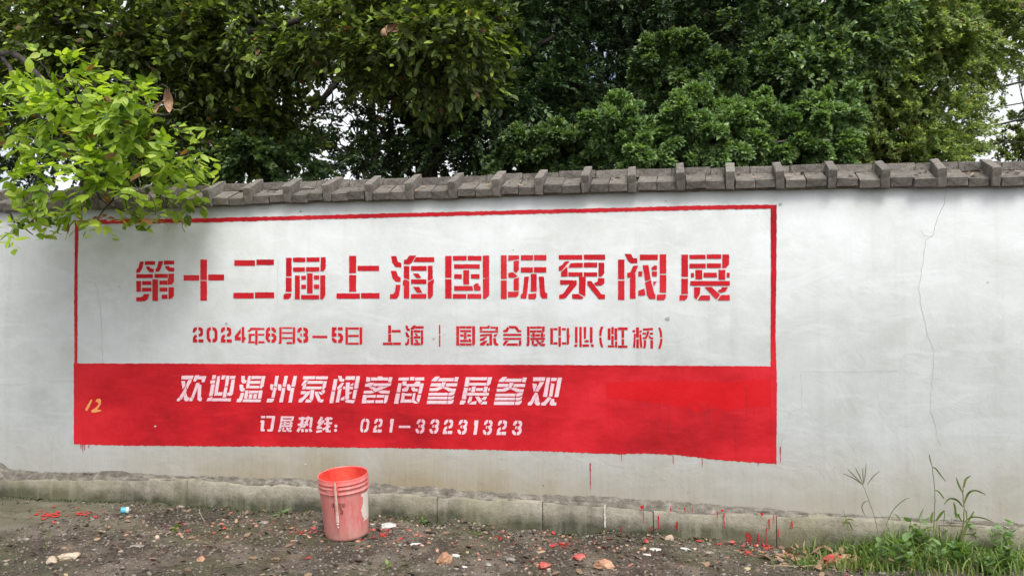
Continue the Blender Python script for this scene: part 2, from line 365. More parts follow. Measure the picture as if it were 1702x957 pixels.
# mortar smear line under the bricks
strip('mortar_fillet', [(0*wx-.030, ctz+.012), (0*wx-.012, ctz+.002+.008*fbm(wx*25, wx*0, 3, 6)), (0*wx+.002, ctz-.003+.008*fbm(wx*25, wx*0, 3, 6))], MORTAR, wall)

# ------------------------------------------------------------------ painted advertisement
def roughen(P, step=1.6, amp=.25):
    out = []
    for (a, b) in zip(P, P[1:]+P[:1]):
        L = math.hypot(b[0]-a[0], b[1]-a[1]); n = max(1, int(L/step))
        for k in range(n):
            t = k/n; j_ = amp if k else amp*.4
            out.append((a[0]+(b[0]-a[0])*t+random.uniform(-j_, j_), a[1]+(b[1]-a[1])*t+random.uniform(-j_, j_)))
    return out
def parse(txt):
    out = []
    for ln in txt.split(';'):
        t = ln.split()
        if not t: continue
        v = list(map(float, t[1:]))
        if t[0] == 'R': out.append([(v[0], v[1]), (v[2], v[1]), (v[2], v[3]), (v[0], v[3])])
        elif t[0] == 'P': out.append(list(zip(v[::2], v[1::2])))
        elif t[0] == 'C': out.append([(v[0]+v[2]*math.cos(a*math.pi/5), v[1]+v[2]*math.sin(a*math.pi/5)) for a in range(10)])
        elif t[0] == 'S':
            w = v[0]/2; p = list(zip(v[1::2], v[2::2]))
            for a, b in zip(p, p[1:]):
                L = math.hypot(b[0]-a[0], b[1]-a[1]); ux, uy = (b[0]-a[0])/L, (b[1]-a[1])/L; e = w*.35 if len(p) > 2 else 0
                a = (a[0]-ux*e, a[1]-uy*e); b = (b[0]+ux*e, b[1]+uy*e)
                out.append([(a[0]-uy*w, a[1]+ux*w), (b[0]-uy*w, b[1]+ux*w), (b[0]+uy*w, b[1]-ux*w), (a[0]+uy*w, a[1]-ux*w)])
    return out
def flatpoly(name, polys, mat, parent, y0=-.0020, step=1.6, amp=.25):
    """polys: outlines in photograph pixels, laid on the wall face"""
    V = []; F = []
    for q, P in enumerate(polys):
        if step: P = roughen(P, step, amp)
        b = len(V); V += [at(a, c, y0-q*.00008) for a, c in P]
        for t in tessellate_polygon([[Vector((a*10, c*10, 0)) for a, c in P]]):
            p, q_, w = (P[k] for k in t); ar = (q_[0]-p[0])*(w[1]-p[1])-(q_[1]-p[1])*(w[0]-p[0])
            if abs(ar) > 1e-7: F.append(tuple(b+k for k in (t if ar < 0 else t[::-1])))
    return ob(name, pymesh(name, V, F), mat, parent)
def chars(scale, ox, oy, lst, mat, parent, y0=-.0020, amp=.22):
    for t in lst:
        flatpoly('painted_character', [[(ox+a/scale, oy+b/scale) for a, b in P] for P in parse(t)], mat, parent, y0, 2.2, amp)
def fit(shape, box, mat, parent, y0=-.0020, shear=0, amp=.15, fat=0):
    P = parse(shape); X_ = [a for p in P for a, b in p]; Y_ = [b for p in P for a, b in p]
    x0, x1, y0_, y1 = min(X_), max(X_), min(Y_), max(Y_); bx0, by0, bx1, by1 = box
    f = lambda a, b: (bx0+(a-x0)/(x1-x0)*(bx1-bx0)+shear*(1-(b-y0_)/(y1-y0_)), by0+(b-y0_)/(y1-y0_)*(by1-by0))
    out = []
    for p in P:
        p = [f(a, b) for a, b in p]
        if fat:
            cx = sum(a for a, b in p)/len(p); cy = sum(b for a, b in p)/len(p)
            p = [(a+fat*np.sign(a-cx), b+fat*np.sign(b-cy)) for a, b in p]
        out.append(p)
    flatpoly('painted_character', out, mat, parent, y0, 2.2, amp)

# borders and the red band
def wav(pts, step=5, amp=.6): # densify an open line with brush wobble
    out = []
    for a, b in zip(pts, pts[1:]):
        n = max(1, int(math.hypot(b[0]-a[0], b[1]-a[1])/step))
        for k in range(n): t = k/n; out.append((a[0]+(b[0]-a[0])*t+random.uniform(-amp, amp)*.6, a[1]+(b[1]-a[1])*t+random.uniform(-amp, amp)))
    out.append(pts[-1]); return out
top_hi = [(124.5,367),(200,364.5),(300,363.5),(450,360),(607,355.5),(800,351),(1000,346),(1175,341.5),(1291,340)]
top_lo = [(1281,347),(1175,348.5),(1000,352.5),(800,357.5),(607,362.5),(450,366.5),(300,370.5),(200,371.5),(130,373)]
flatpoly('painted_border', [wav(top_hi, 4, .6)+wav(top_lo, 4, .6)], REDL, wall, -.0020, 0)
flatpoly('painted_border', [wav([(130.5,373),(129,430),(128.5,500),(128.6,560),(128.4,606)], 4, .5)+wav([(123.5,606),(123.6,560),(123.2,500),(124,430),(124.5,367)], 4, .5)], REDL, wall, -.0023, 0)
flatpoly('painted_border', [wav([(1281,347),(1281.5,450),(1281,560),(1281,640),(1282,700),(1283,768.5)], 4, .5)+wav([(1290.5,771),(1291,700),(1291.5,640),(1289,560),(1290.5,450),(1291,340)], 4, .6)], RED, wall, -.0026, 0)
b_top = [(122.5,603.5),(300,604),(500,605),(900,606),(1050,607),(1285,608.5)]
b_bot = [(1285,770),(1260,769),(1189,763.5),(1124,755.7),(1073,753.3),(1030,754.5),(900,749.5),(800,747),(700,745),(500,742),(300,741),(200,740),(122.5,738)]
band = flatpoly('painted_band', [wav(b_top, 4, .35)+wav([(1285,608.5),(1285,770)], 6, .2)[1:]+wav(b_bot, 3, .8)[1:]+wav([(122.5,738),(122.5,603.5)], 5, .6)[1:-1]], RED, wall, -.0014, 0)

PATCH = paint('second_coat_red', (.50, .004, .008, 1), (.42, .003, .007, 1), (.55, .010, .016, 1))
flatpoly('painted_patch', [wav([(1010,636),(1100,632),(1200,634),(1281,630)], 4, 1.5)+wav([(1281,677),(1240,676),(1210,682),(1185,676),(1160,685),(1140,678),(1112,672),(1080,668),(1040,662),(1008,664)], 3, 2.2)], PATCH, wall, -.0017, 0)
for x0, y0, y1 in ((1008,636,700),(1012,650,712),(1019,655,690),(1112,668,700),(1186,680,733),(1195,676,745),(1203,672,700),(1140,676,698),(1133,674,690),(1168,680,704),(1253,676,715),(960,650,668),(993,630,645)):
    flatpoly('painted_patch', [[(x0-.9, y0), (x0+.9, y0), (x0+.5, (y0+y1)/2), (x0+.3, y1), (x0-.4, y1), (x0-.6, (y0+y1)/2)]], PATCH, wall, -.0019, 0)
T1 = (4.863, 210, 400, ["P 110 168 142 168 128 225 110 255 80 262 80 232 95 222;R 150 165 232 195;P 158 208 185 208 195 222 222 228 222 255 190 255 165 230;P 262 165 297 162 280 225 262 250 236 252 236 228 248 215;P 303 160 388 160 388 190 303 193;P 312 205 345 205 352 215 388 218 388 248 345 248 325 232;R 80 270 215 302;R 228 268 335 300;P 340 266 385 266 385 335 365 355 335 357 335 310 340 300;R 268 322 332 355;R 80 325 118 412;R 127 325 202 358;R 127 380 202 410;R 210 312 256 486;R 268 378 332 410;P 340 375 385 375 385 445 365 468 340 470;R 285 435 332 470;P 140 430 185 430 172 470 150 488 80 490 80 458 115 455 135 445",
 "R 598 152 652 318;R 598 325 652 484;R 463 278 588 322;R 662 272 790 320",
 "R 872 157 1040 202;R 1051 152 1192 196;R 865 420 1030 466;R 1040 416 1195 464",
 "R 1290 138 1336 288;R 1288 298 1336 412;P 1285 425 1335 425 1330 455 1310 472 1270 472 1270 438;R 1347 136 1447 172;R 1456 134 1562 170;P 1572 133 1612 133 1612 220 1595 245 1568 248;R 1347 215 1443 250;R 1452 213 1560 248;R 1362 280 1402 472;R 1460 262 1506 425;R 1414 282 1452 314;R 1516 280 1558 312;R 1414 355 1452 388;R 1516 354 1558 387;R 1412 438 1558 472;P 1567 280 1608 278 1608 440 1590 470 1567 472"])
SHANG = "R 196 122 253 262;R 196 277 253 412;R 264 202 438 244;R 94 425 283 468;R 291 422 442 466"
HAI = "P 535 124 578 124 590 170 618 180 618 215 570 212 545 180;P 533 243 576 243 590 285 612 297 612 333 570 330 545 300;P 572 356 612 356 600 440 580 468 526 470 526 432 555 428 568 405;P 682 120 738 120 700 180 680 190 638 190 638 155 662 150;P 735 133 884 133 884 172 714 172;P 638 205 682 205 682 315 638 300;P 640 312 682 325 682 466 638 466 638 365 628 350 630 325;R 696 204 822 242;P 832 202 872 202 872 308 832 325;P 832 335 882 310 880 345 874 350 874 440 855 466 832 466;P 712 264 755 264 780 300 738 300;R 696 312 820 348;P 712 372 762 372 788 420 745 420;R 696 430 820 466"
GUO = "R 972 122 1024 300;R 972 310 1024 466;R 1034 122 1146 160;R 1154 122 1266 160;R 1276 120 1328 300;P 1276 308 1328 302 1328 440 1300 468 1278 468;R 1045 190 1252 225;R 1045 270 1108 306;R 1118 238 1166 352;R 1180 270 1250 306;P 1045 365 1192 365 1198 402 1045 402;P 1200 362 1220 342 1240 345 1245 365 1258 368 1258 402 1208 402;R 1034 430 1142 466;R 1152 430 1264 466"
JI = "R 1422 117 1470 308;R 1422 320 1470 470;P 1482 118 1570 118 1570 150 1482 162;P 1525 165 1568 158 1568 235 1545 262 1525 245;P 1482 260 1520 255 1560 285 1530 300 1482 298;P 1525 310 1568 297 1568 402 1525 402;P 1480 412 1568 410 1565 440 1545 455 1480 457;R 1584 117 1682 157;R 1690 115 1790 157;R 1584 215 1682 256;R 1690 213 1790 256;R 1664 268 1712 410;P 1645 430 1710 425 1710 455 1695 472 1645 470;P 1612 290 1650 290 1632 440 1628 465 1582 465 1584 432 1598 425;P 1728 290 1770 290 1780 415 1798 425 1798 465 1755 465 1740 440"
BENG = "R 237 115 427 153;R 440 112 612 153;P 285 168 325 165 262 242 237 245 237 210 265 195;P 255 255 300 212 308 215 308 290 255 290;P 335 180 432 178 432 215 312 217;R 440 176 548 215;P 558 178 605 178 605 260 585 288 558 290;R 315 255 430 288;R 440 255 548 288;P 400 290 455 290 452 450 400 425;P 345 430 395 430 438 458 425 470 345 468;P 248 318 350 318 335 352 248 354;P 345 320 382 320 382 355 290 465 240 470 240 440 275 425;P 555 300 608 302 605 345 580 362 540 362 520 345 550 330;P 468 325 500 325 580 430 612 435 612 470 560 470 468 355"
FA = "R 716 152 768 310;R 716 322 768 478;P 768 107 822 107 838 140 872 142 872 182 820 182 795 160;R 892 112 1038 155;R 1053 110 1106 265;R 1053 276 1106 418;P 1030 435 1104 432 1102 460 1085 480 1028 480;P 838 203 878 200 845 285 820 298 790 298 790 258 815 255;P 812 308 858 268 858 466 812 468;R 880 248 912 287;P 915 197 962 197 980 312 935 325;P 935 335 982 318 1010 425 1020 440 1020 470 970 470 950 440;P 985 218 1010 200 1030 200 1030 235 992 238;R 990 248 1030 286;P 1000 330 1032 328 1005 365;P 880 405 930 385 938 440 880 443"
ZHAN = "R 1228 112 1282 292;R 1227 306 1281 430;P 1215 438 1280 438 1275 465 1255 482 1213 482;R 1293 113 1423 148;R 1433 110 1550 146;P 1560 110 1614 110 1614 190 1590 218 1558 220;R 1293 185 1425 222;R 1434 183 1548 220;R 1305 260 1330 296;R 1341 236 1397 312;R 1408 258 1515 296;R 1528 235 1583 314;R 1594 258 1618 295;R 1300 325 1620 362;P 1330 375 1380 375 1380 420 1350 475 1330 455;P 1385 442 1460 440 1460 480 1360 480;P 1415 375 1470 372 1540 435 1512 474;P 1555 375 1605 375 1585 408 1545 420 1522 408 1530 395 1548 392;P 1550 438 1620 438 1620 480 1520 480"
chars(*T1, REDL, wall)
chars(4.863, 540, 400, [SHANG, HAI, GUO, JI], REDL, wall)
chars(4.863, 880, 400, [BENG, FA, ZHAN], REDL, wall)
# date line
D2 = "P 245 120 245 185 205 215 200 245 145 245 150 170 185 128;P 280 120 340 125 385 165 390 280 360 330 290 345 285 280 325 260 325 210 280 190;P 235 290 250 350 215 375 215 395 255 410 255 480 145 480 150 370 180 310;R 280 405 400 480"
D0 = "P 575 115 575 190 540 215 540 380 575 410 575 478 520 465 475 400 470 200 500 140;P 610 115 690 140 728 200 730 400 690 465 610 478 610 410 660 380 660 215 610 190"
D4 = "P 1280 150 1280 255 1210 350 1280 350 1280 430 1140 430 1135 330;R 1300 115 1362 480;R 1362 355 1395 420"
D3 = "P 1370 125 1370 190 1330 215 1325 245 1262 245 1270 175 1310 130;P 1405 125 1480 140 1520 190 1515 270 1500 305 1525 350 1525 430 1480 485 1405 495 1405 420 1450 400 1450 350 1405 335 1405 275 1450 255 1450 215 1405 195;R 1335 270 1370 335;P 1255 375 1315 375 1330 410 1370 425 1370 495 1310 480 1265 430"
D5 = "P 520 120 632 120 632 190 590 200 590 255 632 265 632 330 600 345 515 350;P 660 120 775 120 775 195 660 195;P 665 255 740 265 785 330 785 420 740 490 665 495 665 420 710 400 710 350 665 330;P 515 370 575 370 600 410 632 425 632 495 565 480 520 430"
D6 = "P 625 120 625 190 590 210 585 260 625 265 625 330 590 350 590 400 625 420 625 485 560 465 515 390 520 190 560 130;P 655 120 720 130 765 190 765 245 710 245 690 210 655 190;P 655 262 720 270 770 330 770 420 730 480 655 492 655 420 700 400 700 350 655 330"
D1 = "P 335 35 380 35 380 165 345 165 345 80 335 80"
chars(14.183, 310, 535, [D2, D0, D4], REDL, wall, amp=.12)
fit(D2, (367, 543.3, 385.3, 569), REDL, wall, amp=.12)
chars(14.183, 405, 535, ["P 160 130 490 140 490 185 200 185 130 230 90 225 95 190 140 175;R 270 195 330 535;P 115 275 262 275 262 320 180 320 170 440 120 450;R 340 275 485 318;R 105 450 260 495;R 345 450 495 495", D6,
  "P 838 120 895 120 895 500 860 515 820 510 820 475 838 465;R 905 120 1150 155;R 905 235 1150 275;R 905 355 1150 395;P 1160 120 1215 120 1215 480 1190 515 1150 515;R 1010 470 1140 515", D3], REDL, wall, amp=.12)
chars(14.183, 515, 535, ["R 60 320 412 375", D5, "R 840 120 898 530;R 905 125 1155 175;R 905 300 1155 350;R 905 485 1155 530;P 1170 120 1235 125 1235 500 1210 530 1175 530"], REDL, wall, amp=.12)
B = lambda s, ox, oy, x0, y0, x1, y1: (ox+x0/s, oy+y0/s, ox+x1/s, oy+y1/s)
fit(SHANG, B(14.183, 630, 535, 90, 80, 515, 540), REDL, wall)
fit(HAI, B(14.183, 630, 535, 612, 80, 1050, 545), REDL, wall, fat=.12)
chars(14.183, 630, 535, ["R 1413 65 1445 285;R 1413 310 1445 575"], REDL, wall, amp=.12)
fit(GUO, B(14.183, 750, 535, 120, 95, 560, 550), REDL, wall, fat=.12)
chars(14.183, 750, 535, ["R 670 108 730 190;R 735 108 905 150;P 850 112 860 85 920 85 905 112;R 925 108 1040 150;R 1045 108 1105 190;R 670 205 1105 245;P 680 290 960 275 965 310 680 340;P 900 315 965 315 965 540 900 550;P 670 400 790 345 850 345 770 430 680 440;P 680 500 790 440 860 430 780 545 680 550;P 1000 300 1100 270 1050 340 1000 345;P 985 380 1050 370 1065 480 1110 515 1110 550 1040 550 1000 500;R 830 500 890 550",
  "P 1345 90 1540 95 1510 150 1380 150;P 1320 110 1370 150 1320 235 1225 235 1225 190 1275 180;P 1555 100 1600 190 1650 190 1650 235 1560 235 1505 150;R 1225 275 1650 325;R 1225 370 1650 415;P 1270 435 1360 435 1260 550 1220 550 1220 510;P 1330 500 1570 500 1570 555 1290 555;P 1600 430 1655 430 1655 520 1630 560 1585 560"], REDL, wall, amp=.12)
fit(ZHAN, B(12.607, 865, 535, 125, 92, 515, 500), REDL, wall, fat=.12)
chars(12.607, 865, 535, ["R 625 125 683 468;R 693 125 780 170;R 797 92 850 288;R 797 315 850 512;R 868 125 952 170;P 970 125 1020 125 1020 300 1050 255 1020 350 1020 450 1000 470 970 470;R 693 422 780 468;R 868 422 960 468",
  "R 1142 100 1197 435;P 1130 465 1195 465 1185 515 1130 520;R 1235 100 1285 520;P 1325 100 1380 100 1375 340 1330 360;P 1330 400 1380 372 1430 375 1430 420 1340 420;R 1455 105 1512 435;R 1300 465 1435 515;P 1465 465 1535 465 1540 520 1490 520"], REDL, wall, amp=.12)
chars(13.616, 990, 535, ["P 115 105 180 105 150 180 130 310 80 315 85 200;P 80 345 130 345 145 470 175 570 125 570 90 470",
  "R 275 140 338 400;R 355 110 410 275;R 355 310 410 512;P 425 140 490 140 490 400 455 410 425 395;R 440 435 490 575;R 275 525 425 570;R 505 120 725 180;R 587 190 645 355;R 587 385 645 520;R 505 530 720 580",
  "R 835 180 895 230;R 915 120 980 350;R 920 385 980 590;P 865 265 910 265 895 580 840 580 850 520 865 400;R 990 190 1045 230;P 995 270 1035 270 1045 430 1060 575 1010 580 995 400;P 1065 145 1300 130 1300 180 1070 190;R 1065 235 1140 280;P 1160 205 1215 205 1200 280 1150 380 1070 385 1065 345 1120 335 1150 280;R 1225 235 1300 280;P 1200 310 1225 305 1260 345 1305 345 1305 385 1240 385 1205 350;P 1090 410 1145 410 1140 550 1120 590 1070 585 1090 540;R 1240 410 1300 595",
  "P 1420 125 1465 125 1500 220 1510 345 1460 345 1450 240;P 1465 375 1515 375 1500 500 1465 600 1415 600 1445 500"], REDL, wall, amp=.12)
# white slanted lines on the band
YB = -.0026
chars(15.436, 290, 618, ["P 185 92 495 92 460 185 175 185;P 175 228 270 228 280 350 210 440;P 355 200 455 200 325 440 295 340;P 285 370 315 470 185 705 125 645;P 65 700 110 648 165 700 125 745 60 745;P 300 510 335 640 380 660 355 745 270 745 240 690 240 620;P 525 90 635 78 600 170 540 240 480 240;P 620 105 820 105 770 258 695 258 705 190 595 185;P 560 280 650 280 600 400 485 685 430 640;P 640 320 690 325 680 640 705 660 690 745 620 745 590 700 600 400;P 395 650 430 655 480 695 450 745 380 745",
 "P 975 80 1065 80 1050 180 955 180;P 930 210 1050 210 1035 285 912 295;P 940 310 1035 305 985 605 885 620;P 820 745 850 670 970 630 955 740;P 975 670 1455 670 1445 750 965 745;P 1100 105 1175 105 1100 600 1010 610;P 1220 85 1310 85 1275 185 1190 190;P 1110 520 1240 515 1220 600 1100 605;P 1325 95 1415 95 1370 365 1290 365;P 1285 385 1360 385 1320 650 1230 650;P 1430 100 1570 100 1555 165 1420 180;P 1465 195 1555 180 1500 560 1450 610 1345 605 1360 530 1405 520"], WHT, wall, YB)
chars(15.436, 390, 618, ["P 170 100 260 100 265 195 310 210 285 285 200 285 170 240;P 125 320 215 320 225 405 265 425 240 500 160 500 130 450;P 160 530 245 535 200 710 155 770 45 770 65 690 115 675;P 350 100 420 100 370 415 290 420;P 435 100 690 100 675 175 420 180;P 410 225 665 225 650 300 395 300;P 390 350 640 350 630 415 375 420;P 700 100 790 100 740 370 690 418 645 418;P 275 465 355 465 325 680 240 680;P 365 475 610 475 600 540 355 545;P 625 470 718 470 685 680 590 680;P 370 565 460 565 440 680 355 680;P 490 565 580 565 555 680 470 680;P 225 695 680 700 665 770 200 768",
 "P 1045 100 1135 100 1080 385 1005 355;P 920 310 995 315 970 475 915 440;P 1005 380 1080 405 1020 660 940 650;P 840 680 1020 680 1000 735 965 775 815 775;P 1115 310 1195 315 1205 400 1190 480 1130 470 1105 430;P 1280 100 1370 100 1310 380 1225 375;P 1220 405 1305 405 1235 775 1140 775;P 1345 315 1420 320 1440 400 1430 480 1365 470 1340 430;P 1515 100 1600 100 1550 375 1450 375;P 1450 400 1535 400 1465 780 1375 780"], WHT, wall, YB)
chars(15.436, 490, 618, ["P 220 105 530 105 510 185 205 185;P 545 108 855 108 840 185 530 185;P 250 205 355 205 210 350 170 350 180 300;P 215 350 300 285 275 440 185 440;P 350 225 730 225 710 300 310 305;P 735 235 825 230 790 390 740 450 700 440;P 295 370 700 370 680 440 280 440;P 160 490 300 490 260 560 145 570;P 310 500 395 480 375 560 180 775 90 780 105 700 200 650;P 410 460 505 460 470 690 440 740 375 680;P 300 695 370 700 440 745 400 780 260 775;P 520 500 580 500 665 690 610 770 580 720 515 580;P 600 500 660 500 725 560 700 585 640 570;P 680 470 775 460 765 530 730 555;P 670 700 740 700 715 780 620 775",
 "P 1005 180 1100 180 1045 465 950 465;P 945 490 1035 490 985 795 885 795;P 1105 100 1205 100 1215 170 1275 175 1255 245 1175 245 1140 220;P 1200 275 1270 275 1200 390 1100 460 1085 400;P 1110 460 1205 410 1135 775 1045 775;P 1310 108 1550 105 1535 200 1295 200;P 1580 105 1675 105 1620 425 1515 425;P 1515 450 1605 450 1550 690 1470 685;P 1235 375 1295 365 1290 440 1235 435;P 1320 265 1410 270 1395 670 1295 715 1300 400;P 1440 310 1510 275 1495 345 1420 345;R 1415 370 1490 440;P 1400 520 1470 510 1410 580;P 1190 660 1285 615 1270 720 1170 725;P 1285 740 1380 690 1400 715 1550 715 1510 800 1310 780"], WHT, wall, YB)
chars(15.436, 595, 618, ["P 215 125 310 140 315 230 270 250 205 250;R 330 140 505 218;P 790 130 890 130 850 270 770 250;R 510 112 630 215;R 635 140 768 215;P 185 305 300 270 415 270 340 370 175 380;P 410 290 860 285 840 350 800 360 370 360;P 270 385 460 385 430 440 350 440;P 370 455 560 375 790 370 620 440 440 515;P 150 480 350 470 430 525 320 550 140 550;P 500 500 630 465 820 485 805 555 600 550;P 130 585 225 585 205 800 95 800;P 235 590 465 590 450 655 225 655;P 485 585 680 585 665 660 475 655;P 690 590 790 590 750 740 715 800 660 800;P 215 725 420 715 405 795 215 795;P 450 720 650 720 645 795 435 795",
 "P 1050 140 1310 140 1305 215 1035 215;R 1335 125 1445 215;P 1465 140 1700 130 1700 215 1460 215;P 1145 235 1245 235 1240 350 1140 350;P 1500 235 1600 240 1580 370 1240 370 1245 310 1430 300;P 1035 285 1125 285 1085 515 990 510;P 980 545 1080 545 1035 810 920 810;P 1600 290 1690 290 1625 555 1540 550;P 1530 580 1620 585 1580 745 1555 785 1500 710;P 1160 425 1220 385 1315 385 1270 495 1130 500 1130 430;P 1370 390 1450 385 1470 430 1535 420 1520 500 1410 495 1365 440;P 1130 530 1210 530 1175 785 1085 785;P 1215 545 1385 550 1375 610 1205 610;P 1410 540 1480 540 1440 780 1370 780;P 1190 700 1375 700 1365 780 1180 780;P 1460 725 1550 800 1430 810 1430 740"], WHT, wall, YB)
CAN = "P 330 105 435 100 360 215 240 215 255 180;P 430 140 765 140 755 215 375 215;P 790 115 885 115 850 230 765 215;P 235 260 470 260 450 335 210 335;P 490 235 585 240 520 390 460 320;P 595 262 850 262 835 335 565 335;P 200 375 330 375 460 330 500 385 380 440 195 445;P 545 350 620 350 720 385 820 385 795 455 650 450 530 385;P 175 485 630 485 615 550 165 550;P 645 485 720 465 800 465 770 525 700 550 635 550;P 165 575 615 575 605 635 150 635;P 630 575 720 575 785 545 750 620 690 640 620 635;P 145 665 605 665 595 745 130 745;P 620 665 700 660 770 640 750 710 700 745 610 745"
ZHI = "P 1045 118 1145 118 1105 340 1010 335;P 1150 120 1550 120 1535 190 1140 190;P 1565 120 1660 120 1620 280 1570 320 1530 310;P 1130 250 1530 250 1515 315 1120 315;P 1005 360 1095 365 1050 635 945 630;P 930 660 1035 660 1040 700 990 755 900 755 910 700;P 1120 370 1165 375 1150 440 1110 440;P 1190 335 1280 335 1255 470 1170 470;P 1290 375 1450 375 1440 440 1280 440;P 1475 335 1560 335 1535 475 1455 470;P 1575 375 1605 375 1595 440 1560 440;P 1085 485 1590 485 1575 550 1075 550;P 1130 570 1200 570 1180 670 1095 745 1085 690;P 1200 690 1300 680 1280 755 1110 755;P 1260 570 1350 570 1430 670 1370 740 1310 660;P 1450 575 1545 570 1500 650 1445 655 1405 610 1460 605;P 1450 685 1545 685 1535 755 1380 755"
chars(14.075, 700, 618, [CAN, ZHI], WHT, wall, YB)
fit(CAN, B(13.616, 815, 618, 75, 108, 830, 742), WHT, wall, YB)
chars(13.616, 815, 618, ["P 970 118 1245 118 1225 200 965 205;P 950 260 1045 265 1055 310 1000 430 980 450;P 1120 225 1220 225 1085 445 1010 430;P 1010 460 1080 475 935 750 845 755 850 695 905 660;P 1065 510 1085 510 1110 680 1130 690 1115 750 1045 755 1000 700 1005 630;P 1275 125 1360 125 1280 565 1190 555;P 1385 130 1510 130 1490 200 1370 205;P 1530 125 1620 125 1540 565 1450 565;P 1375 250 1450 265 1400 560 1325 545;P 1310 560 1385 590 1245 755 1145 755 1160 690 1200 680;P 1375 610 1445 605 1450 680 1500 690 1485 755 1370 755 1340 720"], WHT, wall, YB)
chars(11.347, 425, 684, ["S 42 100 98 180 98;S 42 200 98 365 98;S 58 137 160 120 350;S 40 95 345 168 345;S 40 90 185 140 180;S 56 338 100 300 345;S 42 220 350 315 345"], WHT, wall, YB, .12)
fit(ZHI, B(11.347, 425, 684, 422, 85, 722, 375), WHT, wall, YB, fat=.1)
chars(11.347, 425, 684, ["S 44 812 128 925 122;S 52 892 95 852 300;S 42 795 245 905 222;S 46 1000 95 960 200 905 290;S 42 930 125 1072 120;S 48 1055 125 1030 295;S 42 925 185 985 255;S 50 830 305 790 375;S 50 878 322 885 380;S 50 950 325 965 380;S 50 1015 315 1048 375",
 "S 46 1250 98 1185 210;S 44 1285 160 1165 300;S 38 1165 215 1240 205;S 40 1150 305 1250 298;S 42 1142 374 1247 360;S 52 1362 98 1345 375;S 38 1305 140 1445 125;S 38 1285 225 1440 212;S 40 1405 265 1260 335;S 38 1335 368 1415 365;S 36 1395 110 1445 140",
 "C 1513 268 30;C 1505 348 30"], WHT, wall, YB, .12)
for d_, x0, x1, y0, y1 in ((D0,45,145,30,165),(D2,175,277,32,165),(D1,328,380,35,165),(D3,586,690,38,176),(D3,721,827,38,178),(D2,856,965,40,180),(D3,995,1103,42,185),(D1,1148,1205,48,187),(D3,1243,1347,45,190),(D2,1380,1490,48,190),(D3,1527,1637,50,193)):
    b = B(5.869, 590, 690, x0, y0, x1-20, y1); fit(d_, b, WHT, wall, YB, shear=20/5.869, amp=.1, fat=.15)
chars(5.869, 590, 690, ["R 428 100 540 122"], WHT, wall, YB, .15)
chars(19.14, 130, 650, ["P 400 262 440 262 445 310 290 610 260 630 232 590 232 550", "P 545 330 580 255 640 232 700 240 730 290 710 420 660 500 600 590 730 590 730 630 540 670 420 675 420 600 530 540 600 480 650 400 640 350 590 340"], ORG, wall, YB, .2)

# drips, cracks and chips on the wall face
def line_strip(name, pts, w, mat, y0, parent=wall, taper=False):
    L = []; Rr = []
    for k, (a, b) in enumerate(pts):
        q = pts[min(k+1, len(pts)-1)]; p = pts[max(k-1, 0)]; dx, dy = q[0]-p[0], q[1]-p[1]; l = math.hypot(dx, dy) or 1
        ww = w*random.uniform(.5, 1.2)*(1-.6*k/len(pts) if taper else 1)/2
        L.append((a-dy/l*ww, b+dx/l*ww)); Rr.append((a+dy/l*ww, b-dx/l*ww))
    V = [at(a, b, y0) for a, b in L+Rr]; n = len(pts)
    me = pymesh(name, V, [(k, k+1, n+k+1, n+k) for k in range(n-1)]); return ob(name, me, mat, parent)
def rwalk(pts, step=5, amp=1.2):
    out = []
    for a, b in zip(pts, pts[1:]):
        n = max(1, int(math.hypot(b[0]-a[0], b[1]-a[1])/step))
        for k in range(n): t = k/n; out.append((a[0]+(b[0]-a[0])*t+random.uniform(-amp, amp), a[1]+(b[1]-a[1])*t+random.uniform(-amp, amp)*.3))
    return out+[pts[-1]]
z = lambda a, b: (1200+a/1.994, 300+b/1.994)
for pts, w in (([z(742,25),z(735,80),z(705,150),z(697,185),z(677,195),z(665,280),z(652,350),z(658,410),z(670,460),z(682,510),z(700,560),z(702,620),z(692,700),z(692,770),z(708,810),z(712,850),z(727,880)], 1.1),
               ([z(682,510),z(662,540),z(658,572),z(600,577),z(590,630),z(430,634),z(265,632)], .45), ([z(262,640),z(264,700),z(263,755),z(228,765),z(215,820),z(200,840),z(197,880)], .8),
               ([z(697,185),z(672,185),z(660,165)], .6), ([z(960,835),z(940,870),z(915,900)], .6),
               ([(160,470),(168,520),(170,600),(177,700),(182,740)], .9), ([(462,430),(460,520)], .5)):
    line_strip('crack', rwalk(pts), w*.6, CRACK, -.0012)
for x0, y0, y1, w in ((134,737,745,1.3),(137,737,752,1.3),(140,737,748,1.2),(147,738,744,1.),(1033,754,765,1.3),(1119,756,771,1.2),(1167,759,776,1.3),(1260,766,773,1.2),(981,769,813,1.6),(1297,742,768,1.5),(1241,640,698,.9),(1176,665,733,.9),(1180,668,720,.9),(1171,670,710,.9),(1165,668,700,.9),(1150,670,698,.9),(1223,700,753,.9),(1143,672,693,.9),(1113,665,740,.8)):
    line_strip('paint_drip', rwalk([(x0, y0), (x0+.5, y1)], 3, .15), w*1.2, DRIP, -.0042, taper=True)
for x0, y0, y1, w in ((1069,838,868,1.6),(1094,856,880,2.6),(1125,866,880,2.8),(1083,875,888,2.),(1031,875,886,2.4),(1203,852,877,2.2),(1278,862,880,2.4),(1242,884,905,4),(1248,888,906,4),(1260,885,908,1.6),(1266,888,908,1.6),(1274,875,910,1.4),(1316,866,878,3.),(1192,850,858,2.4),(1138,843,850,3),(1150,845,850,2.4),(1114,844,850,2.4),(1266,852,856,5),(1200,846,850,5),(1066,840,845,7),(1286,856,870,2),(1293,880,892,3)):
    line_strip('paint_drip', rwalk([(x0, y0), (x0+1, y1)], 3, .3), w*1.0, RED, -.088, taper=True)
